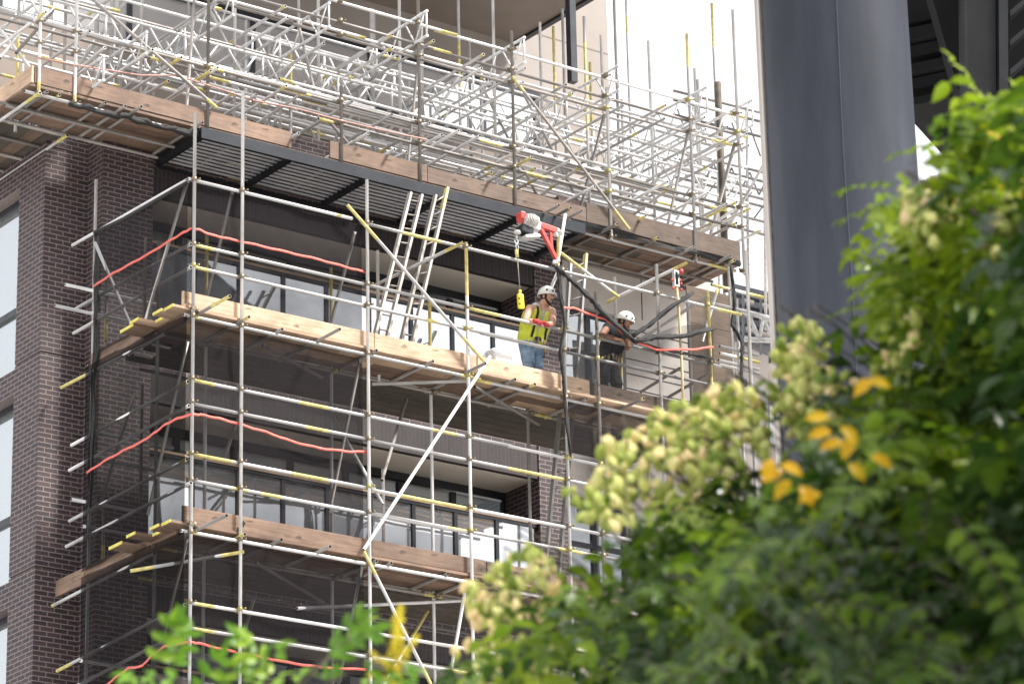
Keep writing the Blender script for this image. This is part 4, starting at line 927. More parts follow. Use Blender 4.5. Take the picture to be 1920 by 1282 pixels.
mb.add([gp(a, b_, zS) for a, b_ in q_] + [gp(a, b_, zS + 1.5) for a, b_ in q_], [(3, 2, 1, 0), (4, 5, 6, 7), (0, 1, 5, 4), (1, 2, 6, 5), (2, 3, 7, 6), (3, 0, 4, 7)]); mb.build('deck', BRG, br_)  # unseen slab added above the frame to shade the column
# slatted hoarding under the bridge
SLAT = wood_mat('pale slats', (0.34, 0.28, 0.22), (0.46, 0.39, 0.31), (0.55, 0.48, 0.4)); mb = MB()
for i in range(70):
    x = 1716 + i*7; yt = 344 - i*2.9*1.0
    q = prism([(x, yt), (x + 5, yt - 2), (x + 5, 2700), (x, 2700)], 58, 0.1); mb.add(q.v, q.f)
tag(mb.build('slatted_fence', SLAT), 'pale vertical slatted hoarding between the column and the tree', 'fence')
# ---------------------------------------------------------------- building and scaffold in the distance on the right
fb_ = thing('distant_building', 'pale building with grey louvre bands far behind the right end of the scaffold', 'building', atd(1420, 800, 72))
prism([(1378, 640), (1441, 668), (1441, 2500), (1378, 2500)], 72, 4).build('wall', PANEL, fb_)
prism([(1442, 680), (2600, 964), (2600, 2500), (1442, 2500)], 73, 4).build('wall', PANEL, fb_)
prism([(1443, 742), (1640, 802), (1640, 892), (1443, 830)], 72.6, 0.2).build('window', GLASSS, fb_)
LVG = speckle('louvre grey', (0.12, 0.13, 0.145), (0.17, 0.18, 0.2), 3, 0.5)
for k in range(6): prism([(1370, 538 + k*17), (2600, 841 + k*17), (2600, 851 + k*17), (1370, 548 + k*17)], 72.0, 0.3).build('louvre', LVG, fb_)
prism([(1370, 530), (2600, 833), (2600, 956), (1370, 650)], 73.5, 3).build('wall', LVG, fb_)
for k, x in enumerate((1392, 1425, 1462)): prism([(x, 545), (x + 4, 546), (x + 4, 660), (x, 659)], 71.6, 0.2).build('post', LVG, fb_)
for x, y, w_ in ((1392, 558, 22), (1424, 566, 22), (1392, 585, 20), (1424, 594, 22), (1398, 612, 20), (1426, 620, 22), (1393, 628, 30)):
    prism([(x, y), (x + w_, y + w_*0.24), (x + w_, y + w_*0.24 + 6), (x, y + 6)], 71.7, 0.1).build('slat', PANEL, fb_)
prism([(1374, 700), (1401, 712), (1401, 720), (1374, 708)], 71.8, 0.3).build('sill', LVG, fb_)
fs = thing('scaffold', 'thin distant scaffold lattice against the white sky, right of the main scaffold', 'scaffold', atd(1410, 330, 62))
def d62(px, py): return atd(px, py, 62)
for y in (205, 222, 250, 316, 333, 350, 366, 380, 408, 432): 
    o = MB().tube(d62(1262, y - 35), d62(1520, y + 30), 0.026, 8).build('ledger', OLDSTEEL, fs)
for x in (1400, 1432, 1300, 1345, 1472): MB().tube(d62(x, 200), d62(x + 4, 620), 0.026, 8).build('standard', STEEL, fs)
for k in range(7):
    zz = MB(); x = 1270 + k*34; y = 322 + (x - 1400)*0.25
    zz.tube(d62(x, y), d62(x + 17, y + 42), 0.016, 6).tube(d62(x + 17, y + 42), d62(x + 34, y + 8), 0.016, 6)
    zz.build('lacing', OLDSTEEL, fs); MB().tube(d62(x, y - 85), d62(x + 20, y - 30), 0.016, 6).build('lacing', OLDSTEEL, fs); MB().tube(d62(x + 5, y + 90), d62(x + 38, y + 45), 0.014, 6).build('lacing', OLDSTEEL, fs)
wl = MB()
for a, b in (((1390, 583), (1500, 612)), ((1396, 636), (1500, 640))): wl.tube(d62(*a), d62(*b), 0.05, 8)
for k in range(4): wl.tube(d62(1402 + k*26, 587 + k*6), d62(1424 + k*26, 636), 0.035, 8); wl.tube(d62(1424 + k*26, 636), d62(1432 + k*26, 596 + k*6), 0.035, 8)
wl.build('lattice_beam', ALU, fs)

# ---------------------------------------------------------------- foliage
def set_tone(o, tones):
    a = o.data.attributes.new('tone', 'FLOAT', 'FACE'); a.data.foreach_set('value', tones)
class Leaves:
    def __init__(s): s.v = []; s.f = []; s.t = []; s.sm = []
    def leaflet(s, p, d, n, ln, w, tone):
        d = d.normalized(); sd = d.cross(n).normalized(); n = sd.cross(d); b = len(s.v)
        for t, ww, hz in ((0, 0.0, 0), (0.25, 0.85, 0.1), (0.55, 1.0, 0.06), (0.8, 0.6, -0.06), (1, 0, -0.2)):
            c = p + d*ln*t + n*ln*hz*0.6
            if ww == 0: s.v.append(c)
            else: s.v += [c + sd*w*ww*0.5 + n*w*0.16, c, c - sd*w*ww*0.5 + n*w*0.16]
        for f in ((0, 2, 1), (0, 3, 2), (1, 2, 5, 4), (2, 3, 6, 5), (4, 5, 8, 7), (5, 6, 9, 8), (7, 8, 10), (8, 9, 10)): s.f.append([b + i for i in f]); s.t.append(tone)
    def compound(s, p, d, up, ln, rr, tone, size=1.0, pairs=5):
        d = d.normalized(); side = d.cross(up).normalized(); up = side.cross(d)
        pos = Vector(p); dirv = d.copy(); pts = [pos.copy()]
        for k in range(pairs):
            dirv = (dirv + Vector((0, 0, -0.10))).normalized(); pos = pos + dirv*ln/pairs; pts.append(pos.copy())
            sd = dirv.cross(up).normalized(); nn = sd.cross(dirv)
            for sg in (-1, 1):
                q = (sd*sg + dirv*0.45 + nn*rr.uniform(-0.25, 0.25)).normalized()
                l_ = size*rr.uniform(0.055, 0.085)
                s.leaflet(pos, q, (nn + sd*rr.uniform(-0.4, 0.4)).normalized(), l_, l_*0.46, tone + rr.uniform(-0.1, 0.1) if tone > 0.85 else min(0.8, tone + rr.uniform(-0.1, 0.1)))
        s.leaflet(pos, dirv, up, size*0.075, size*0.034, tone)
        return pts
    def pod(s, p, d, ln, w, tone, rr):
        """papery three-sided seed lantern"""
        d = d.normalized(); a = d.orthogonal().normalized(); c = d.cross(a); b = len(s.v); s.v.append(p); k0 = rr.uniform(0, 2)
        for t, ww in ((0.3, 0.85), (0.6, 1.0), (0.85, 0.6)):
            for k in range(6):
                an = k0 + k*math.pi/3; r_ = w*0.5*ww*(1.0 if k % 2 == 0 else 0.62); s.v.append(p + d*ln*t + a*math.cos(an)*r_ + c*math.sin(an)*r_)
        s.v.append(p + d*ln)
        for k in range(6):
            j = (k+1) % 6
            s.f.append([b, b+1+j, b+1+k]); s.f.append([b+1+k, b+1+j, b+7+j, b+7+k]); s.f.append([b+7+k, b+7+j, b+13+j, b+13+k]); s.f.append([b+13+k, b+13+j, b+19])
            s.t += [tone + (0.06 if k % 2 else -0.05)]*4
    def build(s, name, mt, parent):
        mb = MB(); mb.v = [tuple(v) for v in s.v]; mb.f = s.f; mb.m = [0]*len(s.f); mb.sm = [False]*len(s.f)
        o = mb.build(name, mt, parent); set_tone(o, s.t); return o
def inside(x, y, poly):
    c = False; n = len(poly)
    for i in range(n):
        x1, y1 = poly[i]; x2, y2 = poly[(i+1) % n]
        if (y1 > y) != (y2 > y) and x < (x2-x1)*(y-y1)/(y2-y1) + x1: c = not c
    return c
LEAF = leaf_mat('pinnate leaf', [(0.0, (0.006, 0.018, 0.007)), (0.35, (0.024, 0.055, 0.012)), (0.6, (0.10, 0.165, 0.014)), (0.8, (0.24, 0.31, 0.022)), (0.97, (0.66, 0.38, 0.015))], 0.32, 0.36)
LEAFB = leaf_mat('young leaf', [(0.0, (0.05, 0.13, 0.014)), (0.5, (0.12, 0.24, 0.016)), (1.0, (0.25, 0.36, 0.035))], 0.35, 0.38)
PODM = leaf_mat('seed pod', [(0.0, (0.14, 0.22, 0.03)), (0.35, (0.36, 0.42, 0.08)), (0.7, (0.66, 0.65, 0.26)), (1.0, (0.82, 0.64, 0.4))], 0.3, 0.6)
BARK = speckle('bark', (0.05, 0.04, 0.03), (0.1, 0.085, 0.07), 14, 0.9, 0, 0.6, (1, 1, 0.3))
FLOW = leaf_mat('yellow blossom', [(0.0, (0.62, 0.5, 0.03)), (1.0, (0.85, 0.72, 0.1))], 0.25, 0.6)
rt = random.Random(11); Vd = Vector((aX.z, aY.z, 0)).normalized(); Vs = Vector((aX.x, aY.x, 0)).normalized()
base = atd(1700, 1000, 17); tree = thing('tree', 'big leafy tree with pinnate leaves and cream seed pods filling the lower right foreground', 'tree', (base.x, base.y, GROUND))
crown = [(1960, 140), (1905, 175), (1880, 205), (1830, 195), (1805, 190), (1815, 250), (1805, 300), (1795, 345), (1760, 362), (1720, 365), (1700, 385), (1660, 385), (1685, 430), (1680, 480), (1655, 520), (1650, 560), (1640, 590), (1690, 610), (1700, 650), (1650, 690), (1600, 715), (1560, 740), (1530, 800), (1480, 880), (1400, 890), (1300, 930), (1220, 950), (1200, 1010), (1160, 1050), (1080, 1080), (1010, 1130), (960, 1180), (900, 1240), (860, 1300), (1980, 1320)]
lv = Leaves(); twigs = MB(); cnt = 0
def tone_at(x, y):  # sun and shade put into leaf tone: brighter high up, darker low right
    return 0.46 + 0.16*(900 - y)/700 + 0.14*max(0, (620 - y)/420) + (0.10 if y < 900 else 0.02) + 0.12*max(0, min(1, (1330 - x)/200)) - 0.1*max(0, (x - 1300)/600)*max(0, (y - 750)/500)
solid = [(1960, 420), (1860, 440), (1760, 560), (1720, 680), (1600, 780), (1500, 930), (1330, 1000), (1200, 1130), (1120, 1320), (1980, 1330)]
def add_leaf(x, y, dist, size, tn, pairs):
    p = atd(x, y, dist); th = rt.uniform(0, 6.28)
    d = (Vs*math.cos(th) + Vd*math.sin(th)*0.8 + Vector((0, 0, rt.uniform(-0.6, 0.2)))).normalized()
    up = (Vector((0, 0, 1)) + Vs*rt.uniform(-0.5, 0.5) - Vd*rt.uniform(-0.2, 0.7)).normalized()
    ln = rt.uniform(0.2, 0.34)*size
    return lv.compound(p - d*ln*0.5, d, up, ln, rt, tn, size, pairs)
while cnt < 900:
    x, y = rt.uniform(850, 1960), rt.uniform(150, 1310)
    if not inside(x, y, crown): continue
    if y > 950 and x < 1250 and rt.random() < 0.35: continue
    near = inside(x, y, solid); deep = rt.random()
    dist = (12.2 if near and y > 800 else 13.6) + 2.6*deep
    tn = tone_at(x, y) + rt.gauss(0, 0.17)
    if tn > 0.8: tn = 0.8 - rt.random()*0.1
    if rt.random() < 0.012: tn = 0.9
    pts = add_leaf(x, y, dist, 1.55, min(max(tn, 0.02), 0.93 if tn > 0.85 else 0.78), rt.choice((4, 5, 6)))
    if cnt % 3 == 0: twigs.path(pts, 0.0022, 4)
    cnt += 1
cnt = 0
while cnt < 1100:                     # deep middle of the crown, its shade put into dark leaf tones
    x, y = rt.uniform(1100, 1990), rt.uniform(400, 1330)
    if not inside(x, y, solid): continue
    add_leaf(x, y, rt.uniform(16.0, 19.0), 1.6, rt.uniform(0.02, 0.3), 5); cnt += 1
cnt = 0
while cnt < 1500:                     # unseen boughs added right of the frame to shade the crown
    x, y = rt.uniform(1930, 3000), rt.uniform(-330, 1600)
    if y < 150 + (x - 1930)*0.12: continue
    add_leaf(x, y, rt.uniform(10.5, 17.5), 2.3, rt.uniform(0.2, 0.5), 5); cnt += 1
cnt = 0
while cnt < 70:                      # nearest boughs, low on the right
    x, y = rt.uniform(1250, 1960), rt.uniform(900, 1320)
    if not inside(x, y, solid): continue
    pts = add_leaf(x, y, rt.uniform(10.6, 12), 1.4, rt.uniform(0.2, 0.6), 6); twigs.path(pts, 0.003, 4); cnt += 1
# fresh sprays on the edge and yellowed leaves
for x, y, tx, ty, tn in ((1815, 188, -0.2, 1, 0.8), (1830, 200, 0.5, 0.6, 0.78), (1910, 190, 0.3, 0.7, 0.8), (1660, 380, -1, 0.2, 0.72), (1665, 340, -1, 0.5, 0.66), (1640, 555, -1, 0.1, 0.65), (1680, 500, -1, -0.2, 0.8), (1420, 690, -0.3, -0.8, 0.6), (1760, 260, -0.9, 0.2, 0.75)):
    p = atd(x + 30, y + 10, 15.2); lv.compound(p, (Vs*tx + Vector((0, 0, ty*0.5))).normalized(), Vector((0.1, -0.4, 1)).normalized(), 0.24, rt, tn, 1.05, 5)
for x, y in ((1560, 810), (1582, 830), (1575, 800), (1470, 885), (1482, 900), (1462, 872), (1625, 715), (1636, 712), (1590, 868), (1632, 855), (1540, 925), (1500, 910), (1555, 785), (1600, 820), (1448, 860)):
    p = atd(x, y, 12.0); lv.leaflet(p, Vs*rt.uniform(-1, 1) + Vector((0, 0, rt.uniform(-1, 0.2))), (-Vd + Vector((0, 0, 0.5))).normalized(), 0.085, 0.05, rt.uniform(0.9, 1.0))
lv.build('crown', LEAF, tree)
pd_ = Leaves()
pods = [([(1445, 600), (1490, 590), (1530, 590), (1545, 650), (1590, 690), (1610, 720), (1570, 790), (1530, 830), (1490, 810), (1460, 760), (1440, 690)], 190),
        ([(1330, 720), (1400, 700), (1435, 760), (1440, 850), (1420, 905), (1330, 935), (1250, 960), (1190, 960), (1120, 990), (1060, 950), (1070, 900), (1130, 880), (1100, 830), (1160, 800), (1200, 790), (1240, 745), (1290, 735)], 430),
        ([(960, 1000), (1010, 1020), (1055, 1080), (1060, 1140), (1020, 1290), (930, 1290), (850, 1290), (840, 1230), (880, 1150), (870, 1095), (930, 1060)], 190),
        ([(1690, 350), (1770, 330), (1800, 360), (1790, 440), (1720, 480), (1690, 430)], 150), ([(1660, 600), (1700, 560), (1740, 600), (1700, 690), (1640, 690)], 40), ([(1830, 420), (1900, 350), (1930, 440), (1860, 470)], 70)]
for poly, n in pods:
    k = 0; xs_ = [p[0] for p in poly]; ys_ = [p[1] for p in poly]
    cl_ = []
    while len(cl_) < max(3, n//9):
        x, y = rt.uniform(min(xs_), max(xs_)), rt.uniform(min(ys_), max(ys_))
        if inside(x, y, poly): cl_.append((x, y, rt.uniform(13.6, 15.0) if x > 1640 else rt.uniform(14.3, 15.6)))
    while k < n:
        cx_, cy_, dd = rt.choice(cl_); x, y = cx_ + rt.gauss(0, 36), cy_ + rt.gauss(0, 36)
        if not inside(x, y, poly): continue
        p = atd(x, y, dd + rt.uniform(-0.12, 0.12)); d = Vs*rt.uniform(-0.7, 0.7) + Vd*rt.uniform(-0.6, 0.6) + Vector((0, 0, -1 + rt.uniform(0, 0.6)))
        pd_.pod(p, d, rt.uniform(0.05, 0.08), rt.uniform(0.038, 0.06), min(1, max(0, rt.gauss(0.58, 0.27))), rt); k += 1
    for cx_, cy_, dd in cl_:
        p = atd(cx_, cy_ - 30, dd); twigs.path([p, p + Vector((0, 0, -0.08)), atd(cx_ + 6, cy_ + 25, dd)], 0.003, 4)
        twigs.path([p, p.lerp(atd(cx_ + 120, cy_ + 70, dd + 0.4), 0.5) + Vector((0, 0, 0.03)), atd(cx_ + 120, cy_ + 70, dd + 0.4)], 0.005, 4)
pd_.build('seed_pods', PODM, tree)
twigs.build('twigs', BARK, tree)['kind'] = 'stuff'
tr_ = MB(); top_ = atd(1650, 1120, 17.2)
b0 = Vector((base.x, base.y, GROUND)); tr_.path([b0, b0.lerp(top_, 0.35) + Vs*0.06, b0.lerp(top_, 0.7) - Vs*0.04, top_], 0.1, 12, 0, [0.15, 0.11, 0.085, 0.07])
for x, y, dd in ((1880, 320, 17), (1780, 560, 17), (1560, 830, 16), (1300, 930, 15.8), (1120, 1120, 15.5), (1420, 1050, 16), (1850, 860, 16.5)):
    e = atd(x, y, dd); m_ = top_.lerp(e, 0.5) + Vector((0, 0, 0.12)); tr_.path([top_ - Vector((0, 0, 0.1)), m_, e], 0.04, 8, 0, [0.055, 0.032, 0.008])
    for _ in range(4):
        e2 = m_.lerp(e, rt.uniform(0.1, 0.7)); f_ = e2 + Vs*rt.uniform(-0.4, 0.4) + Vd*rt.uniform(-0.3, 0.3) + Vector((0, 0, rt.uniform(0, 0.4))); tr_.path([e2, e2.lerp(f_, 0.5) + Vector((0, 0, 0.03)), f_], 0.01, 6, 0, [0.014, 0.01, 0.004])
tr_.build('trunk', BARK, tree)
# near sprig with a yellow flower spike
b2 = atd(500, 1400, 13.4); sp_ = thing('young_tree', 'top of a bright green young tree with a yellow flower spike at the bottom edge', 'tree', (b2.x, b2.y, GROUND))
l2 = Leaves(); tw2 = MB(); topb = atd(500, 1380, 13.4)
for x, y, tx, tz, ln in ((300, 1225, 0.2, 0.9, 0.2), (330, 1240, 0.1, 1, 0.18), (350, 1265, -0.6, 0.3, 0.22), (420, 1275, 0.5, 0.6, 0.24), (440, 1270, 0.8, 0.3, 0.26), (520, 1262, 0.8, 0.2, 0.26), (510, 1250, -0.3, 0.8, 0.2), (590, 1215, 0.7, 0.6, 0.24), (600, 1260, 0.3, 0.9, 0.26), (610, 1190, 0.5, 0.7, 0.16), (640, 1240, 0.6, 0.2, 0.22), (560, 1290, 0.9, 0.1, 0.3), (660, 1275, 0.4, 0.3, 0.2), (470, 1300, -0.8, 0.2, 0.3), (380, 1300, 0.2, 0.6, 0.2)):
    for q in range(2):
        p = atd(x + rt.uniform(-15, 15), y + 26 + rt.uniform(-5, 25), 13.3 + rt.uniform(-0.3, 0.3)); d = (Vs*tx + Vd*rt.uniform(-0.4, 0.4) + Vector((0, 0, tz*0.8))).normalized()
        pts = l2.compound(p, d, (Vector((0, 0, 0.8)) - Vd*0.6 + Vs*rt.uniform(-0.4, 0.4)).normalized(), ln*1.0, rt, rt.uniform(0.2, 0.9), 1.15, 3); tw2.path(pts, 0.002, 4)
    tw2.path([topb, topb.lerp(p, 0.6) + Vector((0, 0, 0.03)), p], 0.006, 5)
l2.build('crown', LEAFB, sp_)
fl = Leaves()
def spike(x0, y0, x1, y1, n, wpx):
    for k in range(n):
        t = rt.random(); x = x0 + (x1 - x0)*t; y = y0 + (y1 - y0)*t; wd = wpx*(0.35 + 0.65*t)
        p = atd(x + rt.gauss(0, wd*0.5), y + rt.uniform(-6, 6), 13.2 + rt.gauss(0, 0.03))
        for a in range(3):
            fl.leaflet(p, Vs*rt.uniform(-1, 1) + Vd*rt.uniform(-1, 1) + Vector((0, 0, rt.uniform(-0.4, 1))), Vector((rt.uniform(-1, 1), rt.uniform(-1, 1), 1)).normalized(), 0.013, 0.008, rt.random())
    tw2.path([atd(x0, y0 - 6, 13.2), atd((x0+x1)/2 + 2, (y0+y1)/2, 13.2), atd(x1, y1, 13.2)], 0.003, 5)
spike(747, 1140, 742, 1262, 190, 22); spike(695, 1222, 748, 1266, 60, 10); spike(782, 1195, 745, 1255, 60, 7); spike(690, 1262, 742, 1275, 40, 6); spike(742, 1250, 745, 1300, 90, 9)
fl.build('flower_spike', FLOW, sp_)
tw2.path([atd(745, 1290, 13.2), atd(690, 1380, 13.3), topb], 0.008, 6); tw2.build('twigs', BARK, sp_)['kind'] = 'stuff'
bb = Vector((b2.x, b2.y, GROUND)); MB().path([bb, bb.lerp(topb, 0.5) + Vs*0.05, topb], 0.04, 8, 0, [0.06, 0.045, 0.02]).build('trunk', BARK, sp_)
# ---------------------------------------------------------------- the two workers
SKIN = speckle('skin', (0.50, 0.27, 0.18), (0.58, 0.33, 0.23), 9, 0.5); SKIN2 = speckle('tanned skin', (0.42, 0.2, 0.13), (0.5, 0.26, 0.17), 9, 0.5)
HAIR = speckle('dark hair', (0.02, 0.013, 0.01), (0.05, 0.032, 0.022), 60, 0.7, 0, 0.5)
HELM = speckle('white helmet shell', (0.74, 0.73, 0.69), (0.8, 0.79, 0.75), 3, 0.35); VESTY = speckle('fluorescent yellow cloth', (0.52, 0.58, 0.04), (0.68, 0.74, 0.07), 14, 0.8, 0, 0.5)
TEE = speckle('grey shirt', (0.42, 0.42, 0.44), (0.56, 0.56, 0.58), 18, 0.9, 0, 0.4); JEAN = speckle('washed denim', (0.09, 0.16, 0.27), (0.3, 0.4, 0.52), 7, 0.9, 0, 0.6)
BLKC = speckle('black work cloth', (0.015, 0.015, 0.017), (0.04, 0.04, 0.045), 14, 0.9, 0, 0.5); REDG = speckle('red glove', (0.34, 0.025, 0.03), (0.5, 0.05, 0.05), 20, 0.8)
LEATH = speckle('tool belt', (0.03, 0.022, 0.018), (0.1, 0.075, 0.05), 22, 0.7); TAN = speckle('tan leather', (0.35, 0.22, 0.1), (0.5, 0.34, 0.16), 16, 0.8)
def limb(mb, pts, rs, n=12, flat=1.0):
    """tapering chain through joints, rounded at every joint"""
    P = []; Q = []
    for (a, b), (ra, rb_) in zip(zip(pts[:-1], pts[1:]), zip(rs[:-1], rs[1:])):
        for k in range(5):
            t = k/5; P.append(Vector(a).lerp(Vector(b), t)); Q.append((ra*(1-t) + rb_*t)*(1 + 0.07*math.sin(math.pi*t)))
    P.append(Vector(pts[-1])); Q.append(rs[-1]); mb.path(P, 0.1, n, 0, Q, flat)
    for p, r in zip(pts, rs): mb.sphere(p, r*0.99, 0, 12, 8)
def body_obj(mb, name, mt, parent=None, vox=0.008, smooth=6):
    o = mb.build(name, mt, parent)
    r = o.modifiers.new('merge', 'REMESH'); r.mode = 'VOXEL'; r.voxel_size = vox; r.use_smooth_shade = True
    s = o.modifiers.new('soften', 'SMOOTH'); s.factor = 0.5; s.iterations = smooth; return o
def basis(fwd, up=Vector((0, 0, 1))):
    f = fwd.normalized(); s = f.cross(up).normalized(); u = s.cross(f); return f, s, u     # forward, right-hand side, up
def head(mb, c, f, s, u):
    M = Matrix((s, f, u)).transposed()
    mb.sphere(c + u*0.03, (0.076, 0.095, 0.1), 0, 18, 12, M); mb.sphere(c - u*0.045 + f*0.022, (0.057, 0.068, 0.072), 0, 14, 10, M)
    mb.sphere(c - u*0.098 + f*0.062, (0.026, 0.022, 0.02), 0, 10, 8, M); mb.path([c + u*0.03 + f*0.09, c - u*0.005 + f*0.112, c - u*0.02 + f*0.116], 0.01, 8, 0, [0.009, 0.013, 0.016])
    for k in (-1, 1):
        mb.sphere(c + s*k*0.076 - u*0.005 - f*0.005, (0.011, 0.022, 0.034), 0, 8, 8, M); mb.sphere(c + s*k*0.038 - u*0.03 + f*0.066, (0.022, 0.016, 0.018), 0, 8, 6, M)
    mb.path([c + s*0.022 - u*0.058 + f*0.088, c - u*0.057 + f*0.095, c - s*0.022 - u*0.058 + f*0.088], 0.008, 6); mb.path([c + s*0.05 + u*0.035 + f*0.072, c + u*0.036 + f*0.09, c - s*0.05 + u*0.035 + f*0.072], 0.012, 8)
def face_parts(c, f, s, u, par, beard=True):
    M = Matrix((s, f, u)).transposed()
    for k in (-1, 1):
        e = MB().sphere(c + s*k*0.031 + u*0.012 + f*0.080, (0.014, 0.010, 0.009), 0, 10, 8, M).build('eye', speckle('eye white', (0.5, 0.48, 0.45), (0.55, 0.53, 0.5), 5, 0.3), par)
        MB().sphere(c + s*k*0.031 + u*0.011 + f*0.0885, 0.0052, 0, 8, 6).build('iris', HAIR, e)
    h = MB().path([c + s*0.048 + u*0.033 + f*0.082, c + s*0.016 + u*0.034 + f*0.097], 0.005, 6).path([c - s*0.048 + u*0.033 + f*0.082, c - s*0.016 + u*0.034 + f*0.097], 0.005, 6)
    h.build('eyebrows', HAIR, par)
    hb = MB(); hb.sphere(c + u*0.025 - f*0.012, (0.083, 0.095, 0.098), 0, 16, 10, M)
    for k in (-1, 1): hb.path([c + s*k*0.076 + u*0.02 + f*0.02, c + s*k*0.072 - u*0.03 + f*0.024], 0.012, 6)
    ho_ = hb.build('hair', HAIR, par); 
    if beard:
        bd_ = MB(); bd_.path([c + s*0.068 - u*0.035 + f*0.025, c + s*0.05 - u*0.075 + f*0.055, c - u*0.108 + f*0.078, c - s*0.05 - u*0.075 + f*0.055, c - s*0.068 - u*0.035 + f*0.025], 0.02, 8, 0, [0.012, 0.02, 0.024, 0.02, 0.012])
        bd_.path([c + s*0.028 - u*0.05 + f*0.092, c - u*0.043 + f*0.104, c - s*0.028 - u*0.05 + f*0.092], 0.007, 6); bd_.build('beard', HAIR, par)
def helmet(c, f, s, u, par):
    M = Matrix((s, f, u)).transposed(); vs = []; nu, nv = 28, 9
    for i in range(nv + 1):
        th = math.pi/2*1.08*i/nv
        for j in range(nu):
            a = 2*math.pi*j/nu; rx, ry, rz = 0.113, 0.138, 0.135
            brim = 1 + (0.12*max(0, math.sin(a))**2 if i == nv else 0)
            vs.append(c + u*0.032 - f*0.004 + M @ Vector((math.sin(th)*math.cos(a)*rx*brim, math.sin(th)*math.sin(a)*ry*brim, math.cos(th)*rz*(1 + 0.03*math.cos(4*a)*math.sin(2*th)) + (0.02*math.sin(a) if i >= nv - 1 else 0.0))))
    mb = MB(); mb.add(vs, [(i*nu + j, (i+1)*nu + j, (i+1)*nu + (j+1) % nu, i*nu + (j+1) % nu) for i in range(nv) for j in range(nu)], 0, True)
    h = mb.build('helmet', HELM, par); sm = h.modifiers.new('shell', 'SOLIDIFY'); sm.thickness = 0.006; sm.offset = 1
    q = c + u*0.085 + s*0.096 + f*0.045; n_ = (s*0.85 + f*0.35 + u*0.4).normalized(); t_ = f.cross(n_).normalized(); a_ = n_.cross(t_)
    for off, sc in ((Vector(), 1.0), (f*0.075 - s*0.045, 0.85), (f*0.1 - s*0.085 , 0.6)):
        o_ = q + off + n_*0.012; uu = (u - n_*u.dot(n_)).normalized(); ww = n_.cross(uu)
        tri = [o_ + uu*0.018*sc, o_ - uu*0.016*sc + ww*0.015*sc, o_ - uu*0.016*sc - ww*0.015*sc]
        m_ = MB(); m_.add([p + n_*0.008 for p in tri] + [p - n_*0.02 for p in tri], [(0, 1, 2), (3, 5, 4), (0, 3, 4, 1), (1, 4, 5, 2), (2, 5, 3, 0)]); m_.build('helmet_mark', BLACK, h)
    MB().path([c + s*0.086 + u*0.05, c + s*0.08 - u*0.03 + f*0.035, c + s*0.045 - u*0.1 + f*0.07, c - u*0.122 + f*0.075, c - s*0.045 - u*0.1 + f*0.07, c - s*0.08 - u*0.03 + f*0.035, c - s*0.086 + u*0.05], 0.006, 6).build('chin_strap', BLACK, h)
def hand(mb, wrist, d, palm_n, thumb_side, curl=0.7, sc=1.0):
    """palm, four fingers of different lengths bent at two knuckles, thumb from the side of the palm"""
    d = d.normalized(); n_ = (palm_n - d*palm_n.dot(d)).normalized(); w_ = d.cross(n_).normalized()*thumb_side
    M = Matrix((w_, d, n_)).transposed(); mb.sphere(wrist + d*0.045*sc, (0.041*sc, 0.052*sc, 0.019*sc), 0, 12, 8, M)
    for k, (off, ln) in enumerate(((0.029, 0.072), (0.010, 0.082), (-0.010, 0.076), (-0.028, 0.060))):
        p0 = wrist + d*0.082*sc + w_*off*sc; c1 = curl*(0.7 + 0.08*k); d1 = d*math.cos(c1) + n_*math.sin(c1); d2 = d*math.cos(c1*2.1) + n_*math.sin(c1*2.1); d3 = d*math.cos(c1*2.9) + n_*math.sin(c1*2.9)
        p1 = p0 + d1*ln*0.45*sc; p2 = p1 + d2*ln*0.32*sc; p3 = p2 + d3*ln*0.25*sc
        mb.path([p0 - d*0.02*sc, p0, p1, p2, p3], 0.009, 8, 0, [0.0095*sc, 0.0098*sc, 0.009*sc, 0.0083*sc, 0.007*sc]); mb.sphere(p3, 0.0072*sc, 0, 8, 6)
    t0 = wrist + d*0.022*sc + w_*0.03*sc; t1 = t0 + (w_*0.7 + d*0.7 + n_*0.25).normalized()*0.038*sc; t2 = t1 + (d*0.8 + w_*0.15 + n_*0.55).normalized()*0.03*sc
    mb.path([t0, t1, t2], 0.01, 8, 0, [0.014*sc, 0.011*sc, 0.0085*sc]); mb.sphere(t2, 0.0088*sc, 0, 8, 6)
DECK = zB + 0.12
